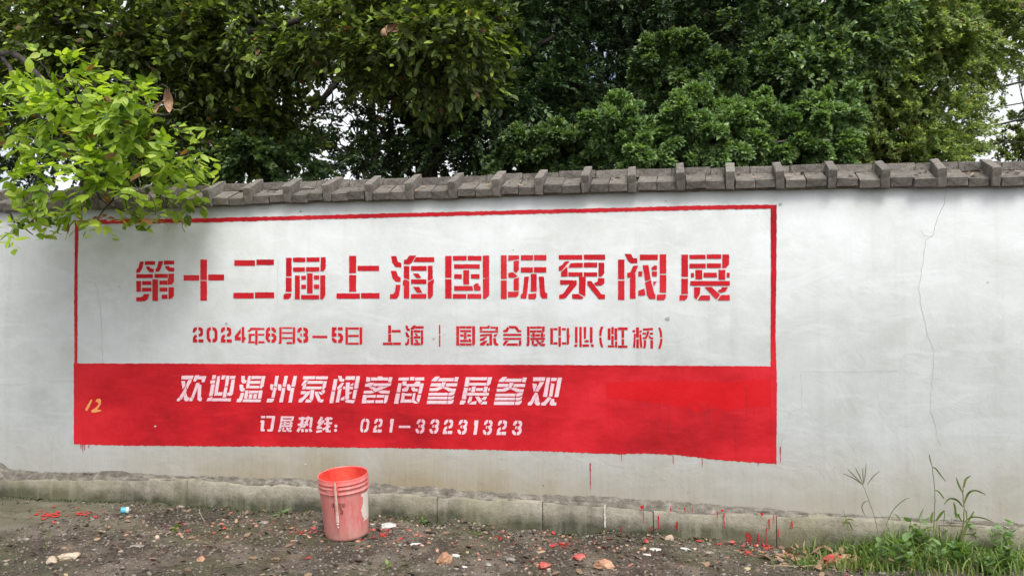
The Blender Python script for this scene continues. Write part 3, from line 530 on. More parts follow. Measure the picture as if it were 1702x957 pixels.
line_strip('paint_drip', rwalk([(1005, 838), (1006, 876)], 3, .4), 3, WDRIP, -.088)
for a, b, r_, mt in ((1297,339,2.6,CRACK),(1110,529,4,CRACK),(376,537,2.2,CRACK),(1642,469,1.8,CRACK),(721,562,1.6,CRACK),(738,556,1.3,CRACK),(198,476,2.6,WDRIP),(508,771,1.8,WDRIP),(258,708,1.8,WDRIP),(1318,805,1.3,CRACK),(905,767,1.3,CRACK),(500,351,2,CRACK),(877,804,1.6,CRACK),(903,806,1.2,DRIP),(853,415,1,CRACK),(1107,334,1.5,CRACK),(765,574,1,CRACK)):
    flatpoly('chip', [[(a+r_*random.uniform(.6, 1.3)*math.cos(t), b+r_*random.uniform(.5, 1)*math.sin(t)) for t in np.arange(0, 6.2, .8)]], mt, wall, -.0046, 0)

# ------------------------------------------------------------------ leaf scattering
NEAR_T = (np.array([[0,0,0],[.18,.25,.02],[.20,.55,.03],[.10,.82,.01],[0,1,-.05],[-.10,.82,.01],[-.20,.55,.03],[-.18,.25,.02],[0,.28,-.03],[0,.6,-.03],[0,.84,-.04]], float),
  np.array([[0,1,8],[1,2,9],[1,9,8],[2,3,10],[2,10,9],[3,4,10],[0,8,7],[7,8,9],[7,9,6],[6,9,10],[6,10,5],[5,10,4]]))
FAR_T = (np.array([[0,0,0],[.19,.42,.07],[0,1,-.06],[-.19,.42,.07]], float), np.array([[0,1,2],[0,2,3]]))
MID_T = (np.array([[0,0,0],[.17,.22,.04],[.20,.55,.05],[0,1,-.07],[-.20,.55,.05],[-.17,.22,.04]], float), np.array([[0,1,5],[1,2,4],[1,4,5],[2,3,4]]))
def unit(v): return v/np.maximum(np.linalg.norm(v, axis=-1, keepdims=True), 1e-9)
def sprays(centres, radii, nsp, K, seed, up=.35, out_w=1., slen=.22, shell=.5, droop=.15, leaf=.08, spread=1.0, face=.0, jit=.45, per=7, sub=1., dj=.25):
    """leaf frames (pos, dir, normal, size) on short twigs spread through ellipsoidal clumps"""
    r = np.random.default_rng(seed); P = []; Dd = []; Nn = []; Ss = []
    for c, rad, n in zip(centres, radii, nsp):
        n = int(n)
        if n < 1: continue
        m = max(1, n//per); u0 = unit(r.normal(size=(m, 3))); rr = (shell+(1.08-shell)*r.random((m, 1))**.6); idx = r.integers(0, m, n)
        u = unit(u0[idx]*.55+.75*r.normal(size=(n, 3))); o = c+(u0*rad*rr)[idx]+u*np.array([.05, .05, .03])*sub; d = unit(u*out_w+.35*u0[idx]+np.array([0, 0, up])+.25*r.normal(size=(n, 3)))
        side = unit(np.cross(d, np.array([0, 0, 1.])+.3*r.normal(size=(n, 3)))); upv = unit(np.cross(side, d))
        for k in range(K):
            t = (k+.5)/K; pos = o+d*slen*t*r.uniform(.7, 1.1, (n, 1)) - np.array([0, 0, 1.])*droop*slen*t*t
            sgn = 1 if k % 2 else -1
            fw = .35+1.0*t; ld = unit(d*fw+side*sgn*(1.1-.6*t)*spread+upv*r.uniform(-.2, .5, (n, 1))+np.array([0, 0, -droop])+dj*r.normal(size=(n, 3)))
            ln = unit(upv*.8+np.array([0, -face, .7-.4*face])+jit*r.normal(size=(n, 3))); ln = unit(ln-ld*np.sum(ln*ld, 1, keepdims=True))
            P.append(pos); Dd.append(ld); Nn.append(ln); Ss.append(leaf*r.uniform(.55, 1.15, n)*(1-.25*abs(t-.6)))
    return np.concatenate(P), np.concatenate(Dd), np.concatenate(Nn), np.concatenate(Ss)
def leafmesh(name, fr, tmpl, wide=1.0):
    P, d, n, s = fr; T, F = tmpl; side = np.cross(d, n)
    L = T[None]*s[:, None, None]
    V = P[:, None]+L[..., 0:1]*wide*side[:, None]+L[..., 1:2]*d[:, None]+L[..., 2:3]*n[:, None]
    Fa = F[None]+(np.arange(len(P))*len(T))[:, None, None]
    return npmesh(name, V.reshape(-1, 3), Fa.reshape(-1, 3))
def tube(bm, pts, r0, r1, seg=7, wob=.0):
    pts = [Vector(tuple(map(float, p))) for p in pts]; rings = []
    for k, p in enumerate(pts):
        d = (pts[min(k+1, len(pts)-1)]-pts[max(k-1, 0)]).normalized(); a = d.cross(Vector((.3, .9, .2))).normalized(); b = d.cross(a)
        t = k/(len(pts)-1); r_ = r0+(r1-r0)*t
        rings.append([bm.verts.new(p+(a*math.cos(q*2*math.pi/seg)+b*math.sin(q*2*math.pi/seg))*r_*random.uniform(1-wob, 1+wob)) for q in range(seg)])
    for A, Bb in zip(rings, rings[1:]):
        for q in range(seg):
            f = bm.faces.new((A[q], A[(q+1) % seg], Bb[(q+1) % seg], Bb[q])); f.smooth = True
def smoothpath(pts, n=5, amp=.02):
    P = [np.array(p, float) for p in pts]; out = []
    for k in range(len(P)-1):
        p0 = P[max(k-1, 0)]; p1 = P[k]; p2 = P[k+1]; p3 = P[min(k+2, len(P)-1)]
        for q in range(n):
            t = q/n; v = .5*((2*p1)+(-p0+p2)*t+(2*p0-5*p1+4*p2-p3)*t*t+(-p0+3*p1-3*p2+p3)*t**3)
            out.append(v+rng.normal(size=3)*amp)
    out.append(P[-1]); return out
def tubes(name, specs, mat, parent, seg=7, amp=.02):
    bm = bmesh.new()
    for pts, r0, r1 in specs: tube(bm, smoothpath(pts, 5, amp), r0, r1, seg, .08)
    me = bpy.data.meshes.new(name); bm.to_mesh(me); bm.free(); return ob(name, me, mat, parent)
def clumps(lst):
    """(px, py, rx px, ry px, depth y, thickness m, sprays) -> centres, radii, counts"""
    C_, R_, N_ = [], [], []
    for px, py, rx, ry, y, th, n in lst:
        c = at(px, py, y); s = (px_of(c)[2])/FPX; C_.append(c); R_.append(np.array([rx*s, th, ry*s])); N_.append(n)
    return C_, R_, N_
def inner_twigs(lst, root, r=.012, seed=1, n=3):
    rr = random.Random(seed); C_, R_, _ = clumps(lst); sp = []
    for c, rad in zip(C_, R_):
        for k in range(n):
            e = c+rad*np.array([rr.uniform(-.8, .8) for _ in range(3)]); s0 = c-rad*np.array([0, -.3, .9])
            sp.append(([root, (np.array(root)+s0)/2+np.array([rr.uniform(-.2, .2), 0, rr.uniform(0, .3)]), s0, e] if k == 0 and root is not None else [s0, (s0+e)/2+np.array([0, 0, .05]), e], r*1.6 if k == 0 else r, r*.3))
    return sp

# --- broadleaf tree whose boughs hang over the wall (bright tips in front, shaded crown behind)
broad = empty('overhanging_tree', tuple(at(-260, 700, 1.4)*[1, 1, 0]), 'broadleaf tree hanging bright yellow-green leafy boughs over the far end of the wall', 'tree')
ot = broad.location.copy(); _cl = []
def under(o, par):  # keep world placement although the parent stands elsewhere
    o.parent = par; o.location = -par.location; return o
front = [(60,185,75,45,-.55,.22,34),(150,170,70,38,-.55,.25,34),(215,195,60,40,-.5,.25,30),(90,130,45,30,-.45,.2,12),(60,100,30,20,-.4,.15,5),(255,160,35,30,-.5,.2,12),(280,175,25,35,-.5,.15,8),(20,215,40,40,-.5,.2,16),
  (120,225,70,30,-.5,.25,22),(125,270,50,26,-.62,.2,20),(135,300,45,26,-.62,.18,20),(175,320,40,22,-.62,.15,12),(85,290,20,20,-.6,.12,5),(225,285,40,25,-.5,.2,11),(265,270,40,30,-.5,.2,12),(310,255,40,25,-.45,.2,12),(345,265,22,14,-.45,.1,4),
  (300,310,35,20,-.5,.15,9),(280,345,30,16,-.5,.1,6),(250,330,35,18,-.5,.12,6),(25,350,25,14,-.6,.12,6),(22,372,24,16,-.62,.12,13),(12,385,15,10,-.6,.1,8),(150,365,35,12,-.5,.1,5),(170,380,28,12,-.5,.1,5),(265,378,8,5,-.5,.05,1),(205,350,30,14,-.5,.12,4),(15,285,25,14,-.5,.1,4),(60,330,30,14,-.5,.1,4)]
fC, fR, fN = clumps(front)
fr = sprays(fC, fR, [max(1, round(n*(.92 if c[2] > 2.3 else .6))) for n, c in zip(fN, fC)], 8, 3, up=.1, out_w=.8, slen=.20, shell=.15, droop=.5, leaf=.098, spread=1.0, face=.6, per=3)
_q = [px_of(p+dd_*ss_)[:2] for p, dd_, ss_ in zip(fr[0], fr[1], fr[3])]
_k = np.array([b < (424 if a < 62 else 400 if a < 215 else 388) and a < 372 and not (b > 300 and a > 352) for a, b in _q])
fr = tuple(v[_k] for v in fr)
ordr = np.argsort([0 if 0 < px_of(p)[0] < 1702 and 0 < px_of(p)[1] < 957 else 1 for p in fr[0]], kind='stable')
sel = rng.permutation(ordr[:int(len(ordr)*.9)])[:300]; rest = np.setdiff1d(np.arange(len(fr[0])), sel)
LM = []
for q, (wd, cu) in enumerate(((1.15, 0), (1.3, -.10), (1.45, .06), (1.2, -.2))):
    T = NEAR_T[0].copy(); T[:, 0] *= wd; T[:, 2] += cu*T[:, 1]**2; me = npmesh('leaf', T, NEAR_T[1], True); me.materials.append(LF_BRIGHT); LM.append(me)
def place_leaves(fr, sel, meshes, parent):
    for q, k in enumerate(sel):
        d, n = fr[1][k], fr[2][k]; sd_ = np.cross(d, n); s = fr[3][k]
        o = bpy.data.objects.new('leaf', meshes[q % len(meshes)]); COL.objects.link(o); o.parent = parent
        m = Matrix(((sd_[0], d[0], n[0], 0), (sd_[1], d[1], n[1], 0), (sd_[2], d[2], n[2], 0), (0, 0, 0, 1)))
        p = Vector(tuple(map(float, fr[0][k])))-parent.location
        o.matrix_basis = Matrix.Translation(p) @ m @ Matrix.Diagonal((s, s, s, 1))
place_leaves(fr, sel, LM, broad)
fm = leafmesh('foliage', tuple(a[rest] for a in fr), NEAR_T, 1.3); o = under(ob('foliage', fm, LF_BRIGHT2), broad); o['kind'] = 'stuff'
up_cl = [(60,40,120,70,.9,.5,260),(200,30,120,80,1.0,.5,260),(330,60,110,80,1.1,.5,260),(450,40,110,70,1.0,.5,230),(560,20,90,60,.9,.5,170),(650,35,80,60,.8,.45,170),(740,50,70,60,.7,.4,170),(770,20,50,50,.6,.3,80),(700,110,50,40,.75,.3,60),(640,90,60,40,.9,.3,80),(745,110,40,30,.7,.2,30),
  (260,130,90,60,1.6,.4,160),(360,150,90,60,1.5,.4,170),(430,170,60,60,1.5,.4,110),(250,220,80,60,1.7,.4,120),(370,225,80,55,1.6,.4,140),(450,225,45,45,1.5,.35,60),(130,110,100,60,1.4,.4,140),(30,120,80,80,1.3,.4,140),
  (100,-90,200,70,1.2,.6,200),(400,-90,200,70,1.3,.6,200),(650,-70,160,50,1.1,.5,150),(200,-230,260,90,1.6,.8,120),(-120,60,120,120,.9,.7,200),(-100,-150,150,150,.9,.8,90)]
uC, uR, uN = clumps(up_cl)
fr2 = sprays(uC, uR, [n*.88 for n in uN], 18, 6, up=.1, out_w=.6, slen=.24, shell=.1, droop=.4, leaf=.083, per=5, sub=2.2, jit=.7, dj=.5)
under(ob('crown', leafmesh('crown', fr2, NEAR_T, 1.2), LF_SHADE), broad)['kind'] = 'stuff'
base = np.array(at(-260, 900, 1.4)); base[2] = 0
tubes_l = [([base, at(-230, 500, 1.4), at(-120, 200, 1.4), at(60, 30, 1.2), at(300, -60, 1.1)], .13, .04), ([at(-120, 200, 1.4), at(0, 90, .6), at(90, 150, -.2), at(200, 190, -.5), at(285, 190, -.5)], .035, .006),
  ([at(0, 90, .6), at(40, 160, -.2), at(110, 250, -.5), at(190, 300, -.55), at(160, 372, -.5)], .02, .004), ([at(90, 150, -.2), at(225, 230, -.4), at(232, 262, -.4), at(320, 250, -.45)], .014, .004),
  ([at(-60, 220, .3), at(-10, 330, -.5), at(30, 372, -.6), at(55, 390, -.6)], .012, .003), ([at(60, 30, 1.2), at(350, 60, 1.0), at(600, 20, .9), at(760, 60, .6)], .04, .008), ([at(300, -60, 1.1), at(480, 60, 1.0), at(700, 40, .7)], .03, .006),
  ([at(285, 180, -.5), at(305, 182, -.5), at(322, 170, -.5)], .005, .002), ([at(60, 330, -.5), at(75, 350, -.5), at(85, 366, -.5), at(100, 352, -.5)], .004, .002), ([at(130, 300, -.6), at(180, 340, -.55), at(265, 372, -.5)], .006, .002), ([at(30, 70, 0), at(60, 90, -.3), at(85, 130, -.4)], .006, .003)]
_rr = random.Random(3)
for _ in range(26):
    _a, _b = _rr.uniform(5, 300), _rr.uniform(120, 330); _x, _y = _rr.uniform(25, 60), _rr.uniform(10, 60); _d = -.5-.12*(_b > 260); tubes_l.append(([at(_a, _b, _d+.08), at(_a+_x*.5, _b+_y*.3, _d), at(_a+_x, _b+_y, _d-.05)], .0045, .0018))
under(tubes('trunk', tubes_l[:1], BARK, None), broad)
for s_ in tubes_l[1:]: under(tubes('branch', [s_], BARK if s_[1] > .0042 and s_[1] != .005 else TWIG, None, 6, .008), broad)
# curled dead leaves on the tips
DEAD = M('dead_leaf', .85); DEAD.color(DEAD.ramp(DEAD.noise(30, 4, .6), (.35, (.20, .11, .06, 1)), (.65, (.42, .27, .18, 1)))); DEAD = DEAD.m
def curled(px, py, y, L, Wd, rot, par):
    bm = bmesh.new(); g_ = []
    for a in range(9):
        t = a/8; w = Wd*math.sin(math.pi*min(1, .06+t*.94))**.8; row = []
        for b in range(5):
            s_ = b/4-.5; row.append(bm.verts.new((w*math.sin(s_*2.6)*.6, w*(math.cos(s_*2.6))*.5+.15*L*math.sin(t*3), -L*t+.1*w*s_)))
        g_.append(row)
    for A, Bb in zip(g_, g_[1:]):
        for q in range(4): bm.faces.new((A[q], A[q+1], Bb[q+1], Bb[q])).smooth = True
    me = bpy.data.meshes.new('dead_leaf'); bm.to_mesh(me); bm.free(); o = ob('dead_leaf', me, DEAD, par)
    o.location = Vector(tuple(map(float, at(px, py, y))))-par.location; o.rotation_euler = rot; return o
curled(277, 148, -.62, .15, .05, (.1, -.12, .5), broad); curled(270, 168, -.6, .10, .03, (.2, .4, 1.5), broad)
for a_, b_, r_ in ((655,45,1.9),(668,38,.6),(640,52,2.6)): curled(a_, b_, .25, .11, .05, (.4, .9, r_), broad)
for a_, b_ in ((178,358),(190,362),(165,362)): curled(a_, b_, -.6, .05, .03, (.9, .6, a_), broad)

# --- dark forked tree in the middle
mid = empty('forked_tree', tuple(at(715, 700, 3.2)*[1, 1, 0]), 'dark forked tree behind the middle of the wall with sky gaps between its leaves', 'tree')
mc = [(560,60,110,60,3.2,.8,160),(700,70,120,70,3.2,.8,190),(830,60,110,80,3.2,.8,220),(900,150,80,70,3.2,.7,150),(640,150,50,40,3.2,.5,36),(740,150,80,50,3.2,.6,110),(820,190,80,60,3.0,.6,170),(780,240,100,45,3.2,.6,190),(690,215,70,50,3.4,.6,120),(650,260,60,28,3.4,.5,80),(740,170,70,40,3.3,.5,90),(480,120,60,60,3.4,.6,60),(490,210,40,50,3.4,.6,30),(590,180,45,50,3.4,.5,16),(600,250,45,30,3.4,.5,30),(545,265,40,25,3.4,.5,30),(850,130,90,50,3.3,.6,90),
  (600,-80,220,80,3.4,1.0,300),(850,-80,220,80,3.4,1.0,320),(700,-250,320,120,4.0,1.5,220),(880,250,50,35,3.2,.5,45)]
fr = sprays(*clumps(mc), 27, 6, up=.15, out_w=.7, slen=.28, shell=.15, droop=.35, leaf=.072, per=4, sub=2.)
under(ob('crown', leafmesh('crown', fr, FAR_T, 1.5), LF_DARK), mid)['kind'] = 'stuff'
gz = lambda px, y: at(px, 900, y)*[1, 1, 0]
under(tubes('trunk', [([gz(716, 3.2), at(716, 400, 3.2), at(712, 270, 3.2), at(728, 190, 3.2), at(770, 90, 3.2), at(800, -60, 3.1)], .16, .06)], BARK, None), mid)
for s_ in (([at(712, 265, 3.2), at(690, 220, 3.2), at(655, 160, 3.1), at(610, 115, 3.1), at(560, 70, 3.1), at(500, 0, 3.1)], .08, .03), ([at(470, 215, 3.3), at(510, 190, 3.3), at(545, 155, 3.2), at(575, 120, 3.2), at(640, 60, 3.2)], .025, .04),
           ([at(470, 205, 3.4), at(510, 212, 3.4), at(550, 222, 3.4), at(600, 260, 3.4)], .02, .007), ([at(545, 155, 3.3), at(555, 180, 3.4), at(548, 230, 3.4)], .012, .004), ([at(728, 190, 3.2), at(700, 130, 3.2), at(690, 60, 3.2)], .05, .02), ([at(745, 150, 3.2), at(830, 110, 3.2), at(920, 60, 3.2)], .05, .02), ([at(660, 165, 3.2), at(640, 200, 3.3), at(625, 250, 3.4)], .014, .004)):
    under(tubes('branch', [s_], BARK, None), mid)
under(tubes('twig', inner_twigs(mc[4:15], None, .008, 3, 3), BARK, None, 5), mid)['kind'] = 'stuff'

def tree(name, label, bx, by, cl, mat, seed, leaf=.075, K=6, up=.3, shell=.2, slen=.2, droop=.3, r0=.1, wide=1.0, group=None, limbs=True, ow=.9, dens=.72, jit=.6):
    e = empty(name, tuple(at(bx, 700, by)*[1, 1, 0]), label, 'tree' if 'tree' in name else 'shrub', group)
    C0, R0, N0 = clumps(cl)
    if name == 'shrub': R0 = [q*.78 for q in R0]
    fr = sprays(C0, R0, [n*dens for n in N0], seed, K, up=up, out_w=ow, slen=slen, shell=shell, droop=droop, leaf=leaf, face=.55, jit=jit, per=4 if name == 'shrub' else 5, sub=2.0, dj=.6, spread=1.3)
    under(ob('crown', leafmesh('crown', fr, MID_T if name == 'shrub' or (mat is LF_MID and leaf < .07) else FAR_T, wide*1.3), mat), e)['kind'] = 'stuff'
    cy = min(c[1] for c in cl)
    b0 = at(bx, 700, by)*[1, 1, 0]
    top = at(bx+random.uniform(-20, 20), cy+40, by)
    under(tubes('trunk', [([b0, b0*.5+top*.5+[.05, 0, 0], top], r0, r0*.35)], BARK, None), e)
    C_, R_, _ = clumps(cl)
    rr = random.Random(seed); sp = []
    for c, rad in zip(C_, R_):
        t = rr.uniform(.3, .7); s0 = b0*(1-t)+top*t; s0 = np.array([s0[0], s0[1], min(s0[2], c[2])])
        sp.append(([s0, (s0+c)/2+np.array([0, 0, .1]), c], r0*.3, r0*.06))
    under(tubes('limb', sp, BARK, None, 5), e)
    return e
tree('evergreen_tree', 'tall dense dark green tree standing behind the middle right of the wall', 1060, 4.4,
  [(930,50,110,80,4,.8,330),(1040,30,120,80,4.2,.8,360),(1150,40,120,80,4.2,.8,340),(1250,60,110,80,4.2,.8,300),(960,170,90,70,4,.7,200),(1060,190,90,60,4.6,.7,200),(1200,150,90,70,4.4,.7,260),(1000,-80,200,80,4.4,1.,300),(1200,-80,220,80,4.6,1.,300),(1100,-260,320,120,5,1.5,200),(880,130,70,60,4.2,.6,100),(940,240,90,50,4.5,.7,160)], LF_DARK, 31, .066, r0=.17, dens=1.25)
tree('evergreen_tree', 'leafy green tree with lit glossy tips between the dark tree and the yellowish one', 1330, 3.0,
  [(1330,90,75,55,3,.6,260),(1400,60,70,60,3,.6,220),(1275,140,45,40,3,.5,110),(1350,170,60,55,2.8,.5,230),(1310,235,45,40,2.8,.5,130),(1370,235,35,35,2.8,.4,90),(1330,0,100,60,3.1,.8,260),(1420,0,70,60,3.1,.6,160),(1350,-110,150,80,3.2,1,300),(1345,120,50,40,2.6,.4,120)], LF_MID, 33, .062, r0=.1, up=.3, dens=1.25)
# lit shrubs rising just behind the coping
for lab, bx, y, cl in (('glossy shrub with a tall rounded head, in front of the darkest trees', 1120, 2.3, [(1110,110,55,42,2.3,.35,110),(1165,130,45,38,2.3,.35,90),(1130,160,55,35,2.3,.35,90),(1120,90,40,30,2.3,.3,50)]),
    ('small leafy shrub peeping over the coping below the tall rounded one', 1050, 1.2, [(1045,215,38,32,1.2,.3,75),(1055,255,45,28,1.2,.3,65),(1020,200,22,20,1.2,.2,22)]),
    ('brightest green shrub over the coping, widest of the low ones', 1180, 1.3, [(1165,205,40,32,1.3,.3,80),(1200,230,45,32,1.3,.35,85),(1150,250,45,28,1.3,.3,70),(1225,250,28,26,1.3,.3,38),(1235,205,45,30,1.6,.3,60)]),
    ('dull green shrub low over the coping beside the forked trunk', 915, 1.5, [(900,245,50,30,1.6,.3,75),(950,250,45,32,1.6,.3,75),(870,265,35,20,1.6,.25,38),(985,225,35,30,1.8,.3,45)]),
    ('bright bushy shrub over the coping under the glossy-tipped tree', 1330, 1.6, [(1290,245,50,30,1.7,.35,95),(1345,240,45,34,1.7,.35,95),(1380,190,28,30,1.8,.3,45),(1310,200,50,30,1.8,.3,75)])):
    tree('shrub', lab, bx, y, cl, LF_LIT if 'bright' in lab or 'peeping' in lab else LF_MID, 50+bx, .072, K=6, up=.2, shell=.1, slen=.13, droop=.3, r0=.02, group='shrubs behind the coping', wide=.95, dens=.58 if bx != 1180 else .7, jit=.8)
tree('shrub', 'shrub with small leaves over the coping beside the hanging bright boughs', 430, 1.2, [(440,260,45,28,1.3,.3,70),(480,275,35,18,1.3,.25,38),(390,265,35,25,1.3,.3,45),(330,285,40,18,1.3,.25,40)], LF_MID, 91, .062, K=7, up=.4, r0=.02, group='shrubs behind the coping')
tree('yellowish_tree', 'pale yellowish-green fine-leaved tree at the near end of the wall', 1470, 5.5,
  [(1480,60,90,60,5.5,.8,330),(1570,50,80,60,5.5,.8,280),(1565,115,48,40,5.4,.7,140),(1500,140,80,50,5.5,.7,200),(1440,150,60,60,5.5,.7,150),(1545,200,55,40,5.4,.7,130),(1480,220,70,45,5.5,.7,160),(1430,250,50,35,5.5,.6,120),(1540,260,70,30,5.5,.7,150),(1590,235,25,25,5.5,.5,20),(1600,268,25,12,5.5,.5,14),(1640,70,50,50,5.6,.6,120),(1680,40,50,50,5.6,.7,120),(1560,-50,160,60,5.5,1,330),(1700,-60,120,70,5.6,1,200),(1500,-200,200,100,5.5,1.2,260)], LF_YEL, 61, .058, r0=.13, slen=.3, up=.25, dens=1.3, K=7)
tree('thin_tree', 'thin dark-leaved tree with sky around it beyond the power cables', 1720, 8.5,
  [(1690,200,30,35,8.5,.7,32),(1700,140,22,22,8.5,.5,22),(1685,265,40,22,8.5,.7,32),(1745,180,30,70,8.5,.8,60),(1692,100,16,14,8.5,.4,12)], LF_SHADE, 71, .075, r0=.07, slen=.3)
# deeper trees whose crowns close the view
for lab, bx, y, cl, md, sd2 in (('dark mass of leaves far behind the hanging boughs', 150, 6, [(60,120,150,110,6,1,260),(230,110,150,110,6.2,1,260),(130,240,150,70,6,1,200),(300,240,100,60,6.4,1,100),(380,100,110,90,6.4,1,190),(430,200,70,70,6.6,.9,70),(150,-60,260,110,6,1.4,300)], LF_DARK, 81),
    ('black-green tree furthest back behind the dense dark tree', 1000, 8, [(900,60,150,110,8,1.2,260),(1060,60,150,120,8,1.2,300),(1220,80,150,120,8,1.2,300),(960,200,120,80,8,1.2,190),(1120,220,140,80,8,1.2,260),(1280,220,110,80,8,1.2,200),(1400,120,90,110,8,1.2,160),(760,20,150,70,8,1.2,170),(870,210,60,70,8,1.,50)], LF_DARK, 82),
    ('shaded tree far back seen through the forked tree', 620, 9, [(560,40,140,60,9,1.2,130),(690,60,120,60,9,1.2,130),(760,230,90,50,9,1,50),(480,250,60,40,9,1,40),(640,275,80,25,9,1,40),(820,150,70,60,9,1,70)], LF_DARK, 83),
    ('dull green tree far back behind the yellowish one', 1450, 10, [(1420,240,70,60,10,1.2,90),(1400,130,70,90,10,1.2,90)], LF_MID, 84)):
    tree('background_tree', lab, bx, y, cl, md, sd2, .085, K=7, r0=.14, slen=.4, shell=.05, group='trees far behind the wall', wide=1.2, dens=1.05)

# bare arching twig and power cables
tw = empty('bare_branch', tuple(at(1330, 700, 1.7)*[1, 1, 0]), 'bare grey twig arching over the low bright shrub', 'branch')
under(tubes('stem', [([at(1262, 275, 1.5), at(1275, 245, 1.5), at(1300, 234, 1.5), at(1340, 230, 1.5), at(1380, 234, 1.5)], .012, .005)], M('grey_bark', .9).color((.3, .27, .22, 1)).m, None, 6, .004), tw)
for q, (pts, lab) in enumerate((([(2100,30),(1702,135),(1661,144),(1601,164),(1440,200),(1100,240)], 'thick black cable, the one crossing open sky'), ([(2100,90),(1702,197),(1614,214),(1517,224),(1300,232)], 'long black cable dipping lowest behind the yellowish tree'),
      ([(2100,100),(1678,175),(1618,184),(1440,196),(1200,200)], 'thin cable between the thick one and the lowest one'), ([(2100,-60),(1702,13),(1664,23),(1500,60)], 'topmost thin cable near the upper corner'), ([(2100,20),(1702,126),(1655,139),(1500,170)], 'faint thin cable just above the thick one'), ([(2100,220),(1702,236),(1560,242),(1400,240)], 'faint cable low across the sky gap'))):
    o = tubes('power_cable', [([at(a, b, 7.0) for a, b in pts], (.016, .014, .009, .008, .005, .005)[q], (.016, .014, .009, .008, .005, .005)[q])], BLACK, None, 5, 0)
    tag(o, lab, 'cable', 'cables behind the wall')

# ------------------------------------------------------------------ bucket
def atg(px, py):  # where the pixel meets the ground
    y = -1.0
    for _ in range(25):
        p = at(px, py, y); d = (p-CP); t = (float(zground(p[0], p[1], False))-CP[2])/d[2]; y = .5*y+.5*(CP+d*t)[1]
    p = at(px, py, y); return np.array([p[0], p[1], float(zground(p[0], p[1]))])
bp = atg(577, 891); print('BUCKET', bp)
bucket = empty('paint_bucket', tuple(bp+[0, 0, .008]), 'pale pink plastic paint bucket smeared with red, leaning on the dirt by the wall', 'bucket')
bucket.rotation_euler = (R(9.0), R(.4), R(-10)); bucket.scale = (.975, .975, .99); 
def lathe(name, prof, mat, parent, seg=64, th0=0, th1=2*math.pi):
    full = abs(th1-th0-2*math.pi) < 1e-6; ns = seg if full else seg+1
    V = [(r_*math.cos(th0+(th1-th0)*k/seg), r_*math.sin(th0+(th1-th0)*k/seg), z_) for r_, z_ in prof for k in range(ns)]
    F = [(i_*ns+k, i_*ns+(k+1) % ns, (i_+1)*ns+(k+1) % ns, (i_+1)*ns+k) for i_ in range(len(prof)-1) for k in range(seg)]
    return ob(name, pymesh(name, V, F, True), mat, parent)
pp = M('pink_plastic', .5); x, y, z = pp.xyz()
c = pp.ramp(pp.noise(6, 7, .65), (.3, (.54, .15, .14, 1)), (.5, (.63, .26, .24, 1)), (.72, (.68, .38, .35, 1)))
c = pp.mix(pp.math('MULTIPLY', pp.ramp(pp.noise(9, 6, .65, stretch=(2, 2, .3)), (.46, 0.), (.62, 1.)), .6), c, (.64, .10, .09, 1))
c = pp.mix(pp.ramp(pp.math('ADD', z, pp.math('MULTIPLY', pp.noise(5, 4, .6), -.22)), (.20, 0.), (.27, .75)), c, (.60, .06, .05, 1))
c = pp.mix(pp.math('MULTIPLY', pp.ramp(z, (.0, 1.), (.09, 0.)), .5), c, (.42, .24, .18, 1))
pp.color(c).bump(pp.noise(40, 4, .6), .15, .003); PINK = pp.m
pr = M('red_paint_inside', .35); pr.color(pr.ramp(pr.noise(7, 5, .6), (.35, (.60, .045, .035, 1)), (.65, (.78, .13, .085, 1)))); INS = pr.m
H_ = .375
lathe('body', [(.0, 0), (.122, 0), (.130, .006), (.1325, .02), (.1455, .285), (.146, .292)], PINK, bucket)
lathe('rim', [(.146, .288), (.153, .291), (.1545, .296), (.148, .300), (.1475, .318), (.1535, .321), (.1545, .327), (.149, .331), (.149, .342), (.1535, .345), (.154, .350), (.150, .354), (.1515, .372), (.1500, .3765), (.1465, .376), (.1445, .372)], PINK, bucket)
lathe('inside', [(.1445, .372), (.143, .30), (.130, .02), (.0, .016)], INS, bucket)
# lug facing the lens, hanging strap, torn label
def pmat(name, c): return M(name, .6).color(c).m
SM = M('strap_plastic', .55); SM.color(SM.ramp(SM.noise(20, 4, .6), (.4, (.55, .32, .27, 1)), (.65, (.68, .52, .45, 1)))); SM = SM.m
def curved(name, a0, a1, z0, z1, r_fn, mat, n=8, par=bucket, th=.0015):
    V = []; F = []
    for k in range(n+1):
        a = a0+(a1-a0)*k/n
        for z_ in (z0, z1): V.append((r_fn(z_)*math.cos(a), r_fn(z_)*math.sin(a), z_))
        for z_ in (z0, z1): V.append(((r_fn(z_)+th)*math.cos(a), (r_fn(z_)+th)*math.sin(a), z_))
    for k in range(n):
        b = 4*k; F += [(b+2, b+6, b+7, b+3), (b, b+1, b+5, b+4), (b+1, b+3, b+7, b+5), (b, b+4, b+6, b+2)]
    F += [(0, 2, 3, 1), (4*n, 4*n+1, 4*n+3, 4*n+2)]
    return ob(name, pymesh(name, V, F), mat, par)
rb = lambda z_: .1325+(z_-.02)*(.013/.265)
FA0 = -math.pi/2+R(15)   # direction of the lug
curved('lug', FA0-.09, FA0+.09, .296, .345, lambda z_: .150, PINK, 5, th=.009)
curved('lug_plate', FA0-.45, FA0-.09, .300, .320, lambda z_: .1485, PINK, 5, th=.004)
bm = bmesh.new(); pts = [((.150+.013)*math.cos(FA0), (.163)*math.sin(FA0), z_) for z_ in (.374, .345, .30, .24, .17, .135)]
rr2 = [.005, .006, .0085, .0088, .0090, .010]
rings = []
for (a, b, z_), r_ in zip(pts, rr2):
    rings.append([bm.verts.new((a+r_*math.cos(q*math.pi/4)*1.1, b+r_*math.sin(q*math.pi/4)*.5-.02*max(0, z_-.37), z_)) for q in range(8)])
